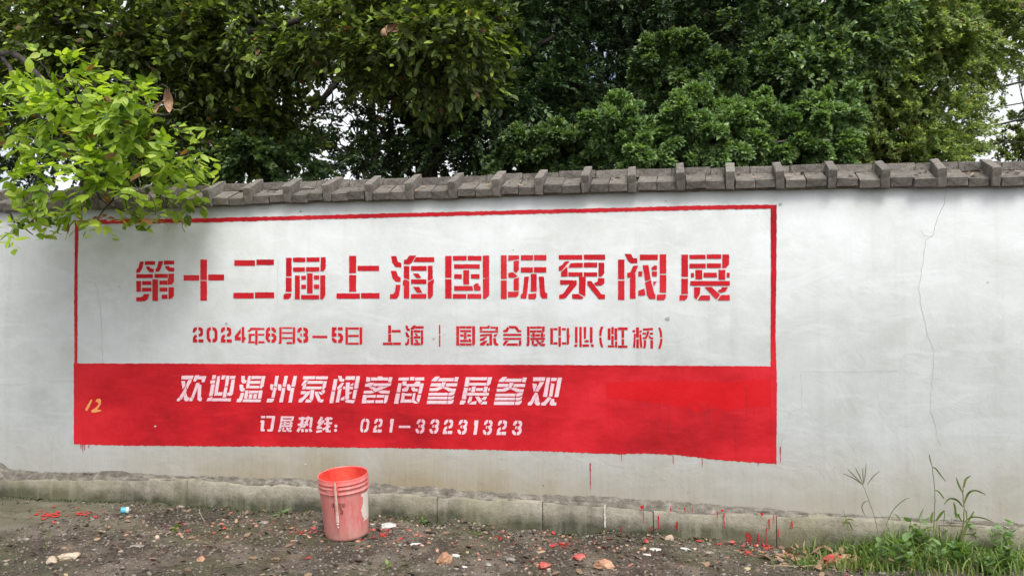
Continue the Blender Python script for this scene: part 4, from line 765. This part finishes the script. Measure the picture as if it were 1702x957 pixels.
for A, Bb in zip(rings, rings[1:]):
    for q in range(8): bm.faces.new((A[q], A[(q+1) % 8], Bb[(q+1) % 8], Bb[q]))
bm.faces.new(rings[-1]); bm.faces.new(rings[0][::-1])
me = bpy.data.meshes.new('handle'); bm.to_mesh(me); bm.free(); ob('handle', me, SM, bucket)
for z_, r_ in ((.122, .009), (.104, .007)):
    bm = bmesh.new(); bmesh.ops.create_icosphere(bm, subdivisions=2, radius=r_); me = bpy.data.meshes.new('handle_end'); bm.to_mesh(me); bm.free()
    o = ob('handle_end', me, SM, bucket, (.160*math.cos(FA0), .160*math.sin(FA0), z_))
lab = bmesh.new(); n = 16
for k in range(n):
    pass
V = []; F = []
for k in range(n+1):
    z_ = .10+.17*k/n; a0 = FA0+R(62)+.07*math.sin(k*.55+1)+random.uniform(-.035, .035); a1 = FA0+R(98)
    for q in range(4): a = a0+(a1-a0)*q/3; V.append(((rb(z_)+.0012)*math.cos(a), (rb(z_)+.0012)*math.sin(a), z_))
for k in range(n):
    for q in range(3): b = 4*k+q; F.append((b, b+1, b+5, b+4))
ob('torn_label', pymesh('torn_label', V, F), pmat('label_paper', (.68, .62, .56, 1)), bucket)
PRN = pmat('printed_ink', (.10, .035, .035, 1))
def ink(a0, a1, z0, z1): curved('printed_mark', FA0+R(a0), FA0+R(a1), z0, z1, lambda z_: rb(z_)+.0008, PRN, 3, th=.0004)
ink(-15, 17, .2385, .2405); ink(-15, 17, .2165, .2185); ink(-15, -14, .2185, .2385); ink(16, 17, .2185, .2385)
for a, b, z0, z1 in ((-12,-6,.233,.235),(-12,-6,.227,.229),(-10,-8.5,.221,.237),(-12,-7,.221,.2225),(4,9,.233,.235),(5,6.5,.221,.237),(4,9,.226,.228),(10,15,.234,.236),(11,12.5,.222,.236),(13.5,15,.221,.23),(-9,-7.8,.18,.212),(-9,-4,.21,.2125),(-5,-4,.185,.21),(-8,-4,.198,.2),(4,9,.21,.2125),(7,8.5,.19,.212),(4,11,.202,.204),(9.5,14,.196,.198),(8,13,.185,.187),(6,8,.172,.186),(10,11.5,.174,.196)): ink(a, b, z0, z1)

# ------------------------------------------------------------------ stones, litter, weeds
def rock_mesh(name, size, seed, sub=2, flat=.7):
    r_ = np.random.default_rng(seed); bm = bmesh.new(); bmesh.ops.create_icosphere(bm, subdivisions=sub, radius=1)
    pl = unit(r_.normal(size=(9, 3))); dd = r_.uniform(.55, .85, 9)
    for v in bm.verts:
        p = np.array(v.co)
        for n_, d_ in zip(pl, dd):
            s = p@n_-d_
            if s > 0: p = p-n_*s
        p = p*(1+.05*r_.normal()); v.co = Vector(tuple(p*np.array(size)*[1, 1, flat]))
    me = bpy.data.meshes.new(name); bm.to_mesh(me); bm.free(); return me
def stonemat(name, a, b, c_, sc=14):
    s = M(name, .9); s.color(s.ramp(s.noise(sc, 7, .7), (.32, a), (.5, b), (.7, c_))).bump(s.noise(50, 6, .7), .7, .006); return s.m
ORS = stonemat('orange_stone', (.18, .09, .05, 1), (.38, .20, .12, 1), (.55, .36, .25, 1)); GRS = stonemat('grey_stone', (.14, .12, .10, 1), (.24, .21, .18, 1), (.40, .37, .33, 1))
TAN = stonemat('tan_stone', (.28, .20, .13, 1), (.42, .33, .24, 1), (.55, .47, .38, 1)); WHS = stonemat('white_shard', (.34, .34, .31, 1), (.46, .46, .43, 1), (.58, .58, .55, 1)); RDS = stonemat('red_stained_stone', (.30, .03, .03, 1), (.45, .08, .07, 1), (.40, .22, .18, 1))
for px, py, w, h_, mt, nm, lab, rot in ((1003,945,.080,.055,ORS,'stone','mottled orange stone beside small grey pebbles, nearest the frame edge',.4),(738,936,.070,.055,ORS,'stone','crumbling orange stone to the right of the pink bucket',1.2),
      (110,930,.085,.045,TAN,'stone','long tan stone lying in the left foreground',.5),(85,938,.04,.045,TAN,'stone','small tan stone touching the long tan one',.1),(1114,897,.048,.04,TAN,'stone','broken tan brick chip leaning near the footing',.7),(1130,902,.02,.012,GRS,'stone','small pale stone beside the broken brick chip',.2),
      (645,873,.065,.018,WHS,'shard','flat white shard right of the pink bucket',.2),(621,871,.032,.02,WHS,'shard','little white shard closest to the bucket',.9),(757,925,.04,.022,WHS,'shard','white flake on the orange stone pile',.2),(772,942,.025,.015,WHS,'shard','small white chip in front of the white flake',.3),
      (1090,914,.045,.014,WHS,'shard','thin pale shard below the brick chip',.1),(1140,918,.05,.014,WHS,'shard','long thin pale shard on the dirt below the footing',-.2),(1180,920,.045,.014,GRS,'stone','flat grey stone right of the long thin shard',-.4),(1075,924,.035,.01,WHS,'shard','narrow white chip between pale shards',0.),
      (962,930,.055,.035,RDS,'stone','reddish stone left of the mottled orange one',.6),(905,943,.06,.04,RDS,'stone','brown-red lump near the bottom middle',.3),(895,940,.03,.02,ORS,'stone','little orange chip on the bottom edge of the dirt',.3),(1356,932,.05,.03,TAN,'stone','pale stone half under the grass',.5),(1385,937,.07,.045,RDS,'stone','pinkish brick lump among the grass',.2),
      (335,932,.035,.03,ORS,'stone','bright orange pebble on the dirt left of the bucket',.5),(440,870,.045,.02,GRS,'stone','flat grey stone near the footing, left of the bucket',.2),(225,910,.06,.012,GRS,'stone','flat bluish stone pressed into the dirt at left',.4),(300,842,.05,.02,GRS,'stone','grey stone against the footing joint',.1),(850,935,.04,.025,GRS,'stone','grey stone in the bottom middle',.8),(812,938,.03,.02,GRS,'stone','little grey stone right of the white flake',.1),(690,905,.05,.012,WHS,'shard','whitish crust on the dirt right of the bucket',.4)):
    p = atg(px, py); sc = .8; h_ = h_*1.15 if h_ > .03 else h_
    o = ob(nm, rock_mesh(nm, (w*sc, w*sc*.75, h_*sc*1.1), int(px), 3 if w > .06 else 2), mt, None, tuple(p+[0, 0, h_*.22])); o.rotation_euler = (random.uniform(-.2, .2), random.uniform(-.15, .15), rot)
    tag(o, lab, nm, nm+'s on the dirt')
def scatter(name, n, tmpl_fn, mat, seed, size, reg, kind='stuff'):
    pass
# gravel and soil crumbs
def blobs(name, n, szr, mat, seed, flat=.6, dens=None, pw=2.5):
    r_ = np.random.default_rng(seed); bm = bmesh.new(); bmesh.ops.create_icosphere(bm, subdivisions=1, radius=1)
    T = np.array([v.co[:] for v in bm.verts]); F = np.array([[v.index for v in f.verts] for f in bm.faces]); bm.free()
    X_ = r_.uniform(-4.9, 3.2, n*3); Y_ = -.09-r_.random(n*3)**1.25*2.3
    keep = r_.random(n*3) > .93*slabmask(X_, Y_)
    if dens is not None: keep &= r_.random(n*3) < dens(X_, Y_)
    X_, Y_ = X_[keep][:n], Y_[keep][:n]; n = len(X_)
    Zg = zground(X_, Y_); s = szr[0]+(szr[1]-szr[0])*r_.random(n)**pw
    A = r_.uniform(.6, 1.3, (n, 3))*s[:, None]*[1, 1, flat]; th = r_.uniform(0, 6.28, n)
    L = (T[None]*(1+.22*r_.normal(size=(n, len(T), 1))))*A[:, None]
    c_, s_ = np.cos(th)[:, None], np.sin(th)[:, None]
    V = np.stack([L[..., 0]*c_-L[..., 1]*s_+X_[:, None], L[..., 0]*s_+L[..., 1]*c_+Y_[:, None], L[..., 2]+(Zg+A[:, 2]*.35)[:, None]], -1)
    Fa = F[None]+(np.arange(n)*len(T))[:, None, None]
    me = npmesh(name, V.reshape(-1, 3), Fa.reshape(-1, 3)); return tag(ob(name, me, mat), kind='stuff')
pg = M('gravel', .9); c = pg.ramp(pg.island(), (0., (.05, .04, .032, 1)), (.35, (.12, .10, .08, 1)), (.6, (.20, .17, .14, 1)), (.85, (.30, .27, .23, 1)), (1., (.42, .39, .34, 1)))
pg.color(pg.mix(.5, c, pg.ramp(pg.noise(90, 4, .6), (.3, (.06, .05, .04, 1)), (.7, (.25, .22, .18, 1))))); 
tag(blobs('gravel', 9000, (.003, .014), pg.m, 5), 'scattered brown and grey gravel over the dirt beside the wall', 'gravel')
ps = M('soil_crumb', .95); ps.color(ps.ramp(ps.island(), (0., (.04, .033, .026, 1)), (.8, (.13, .107, .085, 1)), (1., (.22, .18, .14, 1))))
tag(blobs('soil_crumbs', 14000, (.003, .011), ps.m, 6, .8), 'dark loose crumbs of soil covering the ground', 'soil')
pc = M('brick_crumb', .9); pc.color(pc.ramp(pc.island(), (0., (.35, .03, .03, 1)), (.3, (.30, .12, .08, 1)), (.7, (.42, .22, .15, 1)), (1., (.55, .40, .30, 1))))
near = lambda xs_, ys_, w: (lambda X_, Y_: np.clip(sum(np.exp(-((X_-a)**2+(Y_-b)**2)/w**2) for a, b in zip(xs_, ys_)), 0, 1))
cc = [atg(p, q) for p, q in ((735,915),(900,925),(1003,935),(640,890),(1270,915),(960,905),(530,885),(1380,935),(330,880))]
tag(blobs('rubble_crumbs', 1000, (.003, .016), pc.m, 7, .6, near([c_[0] for c_ in cc], [c_[1] for c_ in cc], .30)), 'orange and reddish brick crumbs strewn on the dirt', 'rubble')
# leaf litter
def litter(name, n, seed, mat, size, lift=.006):
    r_ = np.random.default_rng(seed); X_ = r_.uniform(-4.6, 3., n*2); Y_ = -.1-r_.random(n*2)**1.3*2.; k = r_.random(n*2) > .9*slabmask(X_, Y_); X_, Y_ = X_[k][:n], Y_[k][:n]; n = len(X_)
    P = np.stack([X_, Y_, zground(X_, Y_)+lift], 1); th = r_.uniform(0, 6.28, n); d = unit(np.stack([np.cos(th), np.sin(th), .35*r_.normal(size=n)], 1))
    nn = unit(np.array([0, 0, 1.])+.4*r_.normal(size=(n, 3))); nn = unit(nn-d*np.sum(nn*d, 1, keepdims=True))
    me = leafmesh(name, (P, d, nn, size*r_.uniform(.4, 1.2, n)), NEAR_T, 1.3); return tag(ob(name, me, mat), kind='stuff')
pl_ = M('litter', .85); pl_.color(pl_.ramp(pl_.island(), (0., (.05, .035, .025, 1)), (.5, (.10, .065, .042, 1)), (.8, (.19, .12, .075, 1)), (.95, (.28, .20, .12, 1)), (1., (.40, .33, .20, 1))))
tag(litter('leaf_litter', 1700, 12, pl_.m, .048), 'dry brown fallen leaves littering the dirt', 'leaf litter')
pr2 = M('red_spattered_litter', .7); pr2.color(pr2.ramp(pr2.island(), (0., (.40, .02, .03, 1)), (.5, (.52, .04, .045, 1)), (1., (.40, .12, .11, 1))))
def redlit(n, seed):
    r_ = np.random.default_rng(seed); idx = r_.integers(0, 6, n); src = [atg(p, q) for p, q in ((330,875),(640,890),(940,905),(1265,915),(1300,905),(500,880))]
    X_ = np.array([src[i_][0] for i_ in idx])+r_.normal(size=n)*.22; Y_ = np.minimum(np.array([src[i_][1] for i_ in idx])+r_.normal(size=n)*.09, -.1)
    P = np.stack([X_, Y_, zground(X_, Y_)+.007], 1); th = r_.uniform(0, 6.28, n); d = unit(np.stack([np.cos(th), np.sin(th), .3*r_.normal(size=n)], 1)); nn = unit(np.array([0, 0, 1.])+.35*r_.normal(size=(n, 3))); nn = unit(nn-d*np.sum(nn*d, 1, keepdims=True))
    return tag(ob('painted_litter', leafmesh('painted_litter', (P, d, nn, .036*r_.uniform(.4, 1.2, n)), NEAR_T, 1.3), pr2.m), 'small leaves and scraps spattered with red paint near the footing', 'leaf litter', kind='stuff')
redlit(115, 3)
_r = np.random.default_rng(5); _c = atg(1385, 936); _n = 130; _x = _c[0]+_r.normal(size=_n)*.2; _y = np.minimum(_c[1]+_r.normal(size=_n)*.09, -.12); _P = np.stack([_x, _y, zground(_x, _y)+.012], 1)
_th = _r.uniform(0, 6.28, _n); _d = unit(np.stack([np.cos(_th), np.sin(_th), .4*_r.normal(size=_n)], 1)); _nn = unit(np.array([0, 0, 1.])+.5*_r.normal(size=(_n, 3))); _nn = unit(_nn-_d*np.sum(_nn*_d, 1, keepdims=True))
tag(ob('dead_leaves', leafmesh('dead_leaves', (_P, _d, _nn, _r.uniform(.03, .085, _n)), NEAR_T, 1.2), DEAD), 'heap of dry pinkish-brown leaves at the left edge of the grass patch', 'leaf litter', kind='stuff')
_r = np.random.default_rng(77); _n = 150; _x = _r.uniform(-5, 3.5, _n); _s = _r.uniform(.02, .15, _n)
_P = np.stack([_x, -.074+_s*math.cos(SL), zct(_x)+.052+_s*math.sin(SL)], 1); _th = _r.uniform(0, 6.28, _n)
_d = unit(np.stack([np.cos(_th), np.sin(_th)*math.cos(SL), np.sin(_th)*math.sin(SL)], 1)+.15*_r.normal(size=(_n, 3))); _nn = unit(np.array([0, -math.sin(SL), math.cos(SL)])+.3*_r.normal(size=(_n, 3))); _nn = unit(_nn-_d*np.sum(_nn*_d, 1, keepdims=True))
tag(ob('coping_litter', leafmesh('coping_litter', (_P, _d, _nn, _r.uniform(.015, .05, _n)), NEAR_T, 1.2), pl_.m), 'small dry leaves and scraps caught on the grey brick coping', 'leaf litter', kind='stuff')
# red splashes lying on the ground
def splash(px, py, wpx, hpx, lab, seed, frag=7):
    frag = 1 if frag < 5 else frag*3
    r_ = random.Random(seed); V = []; F = []
    for q in range(frag):
        cx, cy = (px, py) if q == 0 else (px+r_.gauss(0, wpx*.55), py+r_.gauss(0, hpx*.55)); w = wpx*(.36 if q == 0 else r_.uniform(.03, .17)); h_ = hpx*(.36 if q == 0 else r_.uniform(.05, .24)); n = 14; b = len(V)
        c0 = atg(cx, cy); V.append(c0+[0, 0, .009])
        for k in range(n):
            a = k*2*math.pi/n; s = r_.uniform(.35, 1.25); p = atg(cx+w*s*math.cos(a), cy+h_*s*math.sin(a)); V.append(np.array([p[0], min(p[1], -.095), p[2]+.007]))
        F += [(b, b+1+k, b+1+(k+1) % n) for k in range(n)]

    o = ob('paint_splash', pymesh('paint_splash', V, F), RED2)
    if frag > 1: o['kind'] = 'stuff'
    tag(o, lab, 'paint', 'red paint splashes on the ground')
RED2 = paint('spilt_red_paint', (.42, .035, .03, 1), (.30, .03, .025, 1), (.55, .06, .05, 1), wear=(.9, (.16, .09, .06, 1)))
splash(80, 857, 34, 9, 'broad red paint stain on the smooth ground at the far end', 1, 8); splash(138, 857, 22, 7, 'trail of red paint drops right of the broad stain', 2, 9); splash(172, 863, 7, 3, 'single small red drop past the trail of drops', 3, 2)
splash(935, 905, 15, 6, 'bright red splash on the dirt below the middle of the wall', 4, 9); splash(1243, 918, 10, 6, 'bright red splash under the dripping footing', 5, 8); splash(1196, 905, 8, 5, 'small red splash left of the splash under the drips', 6, 5); splash(1195, 936, 7, 4, 'red drop alone on the dirt, bottom right', 7, 3)
splash(637, 890, 10, 5, 'red splash right beside the bucket base', 8, 7); splash(664, 900, 4, 4, 'tiny red drop right of the bucket splash', 9, 2); splash(834, 896, 13, 5, 'orange-red splash between the bucket and the middle', 10, 5); splash(512, 930, 14, 5, 'orange-red smear in front of the bucket', 11, 4); splash(1075, 899, 9, 4, 'red splash left of the broken brick chip', 12, 5); splash(497, 886, 14, 5, 'dull red splash left of the bucket', 13, 7); splash(700, 893, 8, 4, 'scattered red drops right of the bucket', 14, 6); splash(1275, 912, 9, 6, 'crimson splash below the last drips', 15, 7)

# blue-and-white cup, sideways
cp = atg(207, 853)
cup = empty('crushed_can', tuple(cp+[0, 0, .02]), 'small blue and white crushed can lying at the edge of the smooth ground', 'can'); cup.rotation_euler = (0, R(90), R(25))
lathe('can_body', [(.0, -.022), (.019, -.022), (.021, -.018), (.0205, 0), (.021, .012)], M('blue_print', .35).color((.10, .38, .52, 1)).m, cup, 20)
lathe('can_end', [(.0212, .012), (.0212, .026), (.018, .028), (.0, .025)], M('pale_metal', .4).color((.60, .66, .66, 1)).m, cup, 20)
lathe('can_neck', [(.009, .026), (.008, .04), (.0, .041)], M('dark_cap', .5).color((.25, .22, .18, 1)).m, cup, 12)

# weeds
def weed(px, py, lab, n, leaf, h_, mat, seed, wide=1.2, up=.5):
    r_ = np.random.default_rng(seed); p = atg(px, py); e = empty('weed', tuple(p), lab, 'weed', 'weeds along the wall')
    bm = bmesh.new(); P, Dd, Nn, Ss = [], [], [], []
    for k in range(max(1, n//6)):
        tip = np.array([r_.normal()*.25*h_, r_.normal()*.15*h_, h_*r_.uniform(.6, 1.1)]); tube(bm, [(0, 0, -.01), tuple(tip*.5+[.01*r_.normal(), 0, 0]), tuple(tip)], .0022, .001, 5)
        for q in range(6):
            t = (q+1)/6; a = r_.uniform(0, 6.28); d = unit(np.array([math.cos(a), math.sin(a), up*(.3+t)])); nn = unit(np.array([0, 0, 1.])+.3*r_.normal(size=3)); nn = unit(nn-d*(nn@d))
            P.append(tip*t); Dd.append(d); Nn.append(nn); Ss.append(leaf*r_.uniform(.6, 1.1))
    me = bpy.data.meshes.new('stem'); bm.to_mesh(me); bm.free(); ob('stem', me, TWIG, e)
    T = NEAR_T[0].copy()
    for k in range(len(P)):
        V = T*Ss[k]; V[:, 0] *= wide; side = np.cross(Dd[k], Nn[k]); W_ = P[k]+V[:, :1]*side+V[:, 1:2]*Dd[k]+V[:, 2:]*Nn[k]
        ob('leaf', npmesh('leaf', W_, NEAR_T[1], True), mat, e)
weed(288, 884, 'small yellow-green weed rosette on the dirt in front of the footing joint', 9, .05, .045, GRASS, 1); weed(468, 857, 'low dark green weed with narrow leaves against the footing, left of the bucket', 10, .07, .03, LF_LIT, 2, .7, .2)
weed(699, 870, 'small green seedling against the footing, right of the bucket', 9, .045, .05, LF_LIT, 3); weed(78, 918, 'thin upright pale weed by the tan stone', 12, .022, .13, GRASS, 4, 1.2, .4); weed(793, 892, 'tiny yellowish weed between bucket and red splash', 8, .03, .025, GRASS, 5)
weed(640, 942, 'yellow-leaved seedling at the bottom edge, in front of the bucket', 6, .045, .03, LF_YEL, 6); weed(1420, 925, 'small leafy weed on the near side of the grass patch', 18, .04, .08, GRASS, 8)
for q, (a_, b_, lb) in enumerate(((1455,935,'low leafy weed in the left half of the grass patch'),(1475,905,'leafy weed close to the footing below the finger grass'),(1500,950,'leafy weed at the lower picture edge left of centre of the patch'),(1580,920,'leafy weed around the foot of the tall reed'),(1675,950,'lowest broad-leaved weed in the corner'),(1545,905,'leafy weed under the lean bare-topped stem'),(1620,925,'broad-leaved weed right of the tall reed'),(1660,935,'broad-leaved weed in the lower corner'),(1595,945,'broad-leaved weed below the tall reed'),(1560,950,'broad-leaved weed at the bottom of the grass patch'),(1690,905,'broad-leaved weed against the footing at the picture edge'),(1530,930,'broad-leaved weed in the thick of the grass'),(1640,955,'broad-leaved weed cut by the lower picture edge'))):
    weed(a_, b_, lb, 60, .05+.012*(q % 3), .11+.03*(q % 4), LF_LIT, 20+q, 1.2, .5)
def blades(name, spec, mat, seed, seg=4):
    """spec: arrays base (n,3), length, lean dir"""
    r_ = np.random.default_rng(seed); Bp, Ln = spec; n = len(Bp); a = r_.uniform(0, 6.28, n); ln = r_.uniform(.25, 1.1, n)
    hd = np.stack([np.cos(a), np.sin(a)*.7, 0*a], 1); sd_ = np.stack([-np.sin(a), np.cos(a), 0*a], 1); w = r_.uniform(.002, .0055, n); rows = []
    for k in range(seg+1):
        t = k/seg; c = Bp+hd*(Ln*ln*t*t)[:, None]*.8+np.array([0, 0, 1.])*(Ln*(t-.45*ln*t*t))[:, None]; ww = (w*(1-t**1.5)+.0002)[:, None]
        rows += [c-sd_*ww, c+sd_*ww]
    V = np.stack(rows, 1); F = np.array([[2*k, 2*k+1, 2*k+3, 2*k+2] for k in range(seg)]); Fa = F[None]+(np.arange(n)*2*(seg+1))[:, None, None]
    return tag(ob(name, npmesh(name, V.reshape(-1, 3), Fa.reshape(-1, 4)), mat), kind='stuff')
r_ = np.random.default_rng(4); Bs = []; Ls = []
for cx, cy, sx, sy, n, L in ((1480,920,45,12,300,.16),(1540,925,50,14,380,.17),(1620,940,60,14,300,.14),(1400,930,60,12,200,.10),(1500,945,90,10,300,.12),(1350,935,35,10,90,.08),(1490,900,22,6,130,.20),(1540,895,22,6,130,.19),(1690,940,30,14,120,.13),(1420,905,70,4,70,.11),(1320,935,30,8,40,.06)):
    for _ in range(int(n*.85)):
        px_, py_ = cx+r_.normal()*sx*.7, cy+r_.normal()*sy*.7; y_ = atg(cx, cy)[1] if False else None
        p = at(px_, max(py_, 898), 0); d = p-CP; t = (float(zgb(p[0]))-CP[2])/d[2]; p = CP+d*t
        if p[1] > -.1: p[1] = -.1-abs(r_.normal())*.03
        p[2] = float(zground(p[0], p[1])); Bs.append(p); Ls.append(L*r_.uniform(.4, 1.3)*(1.7 if r_.random() < .06 else 1))
tag(blades('grass', (np.array(Bs), np.array(Ls)), GRASS, 9), 'tangled green grass growing at the near end of the footing', 'grass')
# fringe of moss and short grass along the footing
n = 1800; X_ = r_.uniform(-4.8, 3.2, n); Y_ = -.085-np.abs(r_.normal(size=n))*.035; k = vnoise(X_*2.2, X_*0, 3) > .42; X_, Y_ = X_[k], Y_[k]
MOSS = leafmat('moss', ((0., (.03, .045, .012, 1)), (1., (.08, .10, .03, 1))), .2)
tag(blades('moss_fringe', (np.stack([X_, Y_, zground(X_, Y_)-.004], 1), r_.uniform(.01, .035, len(X_))), MOSS, 10), 'low mossy fringe where the footing meets the dirt', 'moss')
# single tall plants
STEM = M('reed_stem', .6).color((.16, .13, .06, 1)).m; DRY = M('grey_green_stem', .7).color((.12, .14, .07, 1)).m; BLD = leafmat('reed_leaf', ((0., (.08, .13, .03, 1)), (1., (.14, .20, .05, 1))), .3, obj=True)
def ribbon(name, path, w, mat, par, y0):
    P = smoothpath([at(a, b, y0+(c_ if c_ else 0)) for a, b, c_ in path], 4, 0); V = []; n = len(P)
    for k, p in enumerate(P):
        t = k/(n-1); d = P[min(k+1, n-1)]-P[max(k-1, 0)]; s_ = unit(np.cross(d, np.array([.15, 1, .35]))); ww = w*math.sin(math.pi*min(.97, t*.85+.12))**.7
        V += [p-s_*ww, p+np.array([0, .15*ww, -.35*ww]), p+s_*ww]
    F = []
    for k in range(n-1): b = 3*k; F += [(b, b+1, b+4, b+3), (b+1, b+2, b+5, b+4)]
    return under(ob(name, pymesh(name, V, F, True), mat), par)
zz_ = lambda a, b, c_=0: (1280+a/4.033, 720+b/4.033, c_)
reed = empty('reed', tuple(atg(1600, 928)), 'tall reed-like weed with arching blades rising against the white wall', 'weed', 'tall weeds at the near end')
ys_ = -.16
under(tubes('stem', [([at(*zz_(1270, 850)[:2], ys_), at(*zz_(1290, 650)[:2], ys_), at(*zz_(1300, 520)[:2], ys_), at(*zz_(1292, 400)[:2], ys_), at(*zz_(1300, 330)[:2], ys_)], .0045, .002)], STEM, None, 6, .001), reed)
for pth, w in (([zz_(1300,360),zz_(1310,310),zz_(1345,282)],.006),([zz_(1290,395),zz_(1262,340),zz_(1248,295)],.005),([zz_(1300,470),zz_(1330,400),zz_(1380,382,-.05),zz_(1445,410,-.08)],.006),([zz_(1292,490),zz_(1250,445),zz_(1200,438,-.04),zz_(1165,478,-.07)],.006),([zz_(1305,590),zz_(1350,560),zz_(1420,565,-.05),zz_(1490,590,-.08)],.005),([zz_(1285,590),zz_(1260,550),zz_(1230,530)],.005),
      ([zz_(1295,690),zz_(1320,620),zz_(1350,610)],.008),([zz_(1290,680),zz_(1340,675),zz_(1398,698,-.03)],.005),([zz_(1275,780),zz_(1280,740),zz_(1285,705)],.008),([zz_(1300,640),zz_(1350,550),zz_(1368,520)],.005),([zz_(1318,580),zz_(1315,530),zz_(1310,510)],.004),([zz_(1245,560),zz_(1240,500),zz_(1230,460)],.006)):
    ribbon('blade', pth, w, BLD, reed, ys_)
reed2 = empty('reed', tuple(atg(1550, 915)), 'lean bare-topped stem with two drooping grey blades left of the tall reed', 'weed', 'tall weeds at the near end')
under(tubes('stem', [([at(*zz_(1095, 660)[:2], ys_), at(*zz_(1102, 520)[:2], ys_), at(*zz_(1105, 400)[:2], ys_), at(*zz_(1088, 240)[:2], ys_), at(*zz_(1066, 140)[:2], ys_)], .0030, .0014)], STEM, None, 6, .001), reed2)
for pth, w in (([zz_(1085,228),zz_(1110,235),zz_(1140,275),zz_(1178,322)],.004),([zz_(1105,380),zz_(1130,390),zz_(1158,425),zz_(1166,440)],.004),([zz_(1080,600),zz_(1082,560),zz_(1092,525)],.007),([zz_(1112,585),zz_(1145,540),zz_(1170,515)],.007),([zz_(1160,600),zz_(1168,560),zz_(1170,515)],.003),([zz_(1066,145),zz_(1072,170),zz_(1082,210)],.003),([zz_(990,590),zz_(1010,540),zz_(1028,500)],.003)):
    ribbon('blade', pth, w, BLD, reed2, ys_)
fg = empty('finger_grass', tuple(atg(1450, 915)), 'thin finger grass with five spread seed spikes against the wall', 'weed', 'tall weeds at the near end')
under(tubes('stem', [([at(*zz_(740, 760)[:2], ys_), at(*zz_(700, 560)[:2], ys_), at(*zz_(655, 430)[:2], ys_), at(*zz_(622, 345)[:2], ys_)], .0022, .0013)], DRY, None, 5, .001), fg)
for pth in ([zz_(622,345),zz_(560,300),zz_(488,268)],[zz_(622,345),zz_(570,290),zz_(518,235)],[zz_(624,340),zz_(595,275),zz_(570,228)],[zz_(626,335),zz_(622,280),zz_(620,230)],[zz_(628,335),zz_(638,270),zz_(643,195)],[zz_(650,345),zz_(690,290),zz_(738,250)],[zz_(640,555),zz_(615,500),zz_(630,460),zz_(662,455)]):
    ribbon('spike', pth, .0030, DRY, fg, ys_)
for q, (pth, w) in enumerate((([zz_(775,620),zz_(820,520),zz_(890,450),zz_(940,430)],.0025),([zz_(870,575),zz_(850,550),zz_(835,540)],.003),([zz_(295,740),zz_(240,680),zz_(205,630),zz_(110,640)],.0022),([zz_(525,760),zz_(520,620),zz_(485,500)],.0022),([zz_(555,650),zz_(530,600),zz_(500,600),zz_(480,620)],.004),([zz_(560,580),zz_(520,575),zz_(485,605)],.004))):
    ribbon('spike', pth, w, BLD, fg, ys_+.02)

# fallen twigs
for q, (pts, lab) in enumerate((([(331,850),(332,858),(340,868)], 'pale curved twig near the footing joint, left of the bucket'), ([(250,925),(270,920),(290,912)], 'dark straight twig on the dirt at left'), ([(355,953),(375,950),(385,947)], 'short dark twig at the bottom edge'), ([(1270,945),(1320,950),(1370,944)], 'long dry stalk lying before the grass'), ([(175,912),(182,908)], 'tiny white stick on the dirt at left'))):
    P = [atg(a, b)+[0, 0, .012+.01*(k == 1)] for k, (a, b) in enumerate(pts)]
    o = tubes('twig', [(P, .0035, .002)], M('dry_twig', .9).color((.30, .25, .18, 1) if q in (0, 3, 4) else (.05, .04, .03, 1)).m, None, 5, .002); tag(o, lab, 'twig', 'fallen twigs')
S.cycles.max_bounces = 8; S.cycles.transparent_max_bounces = 4
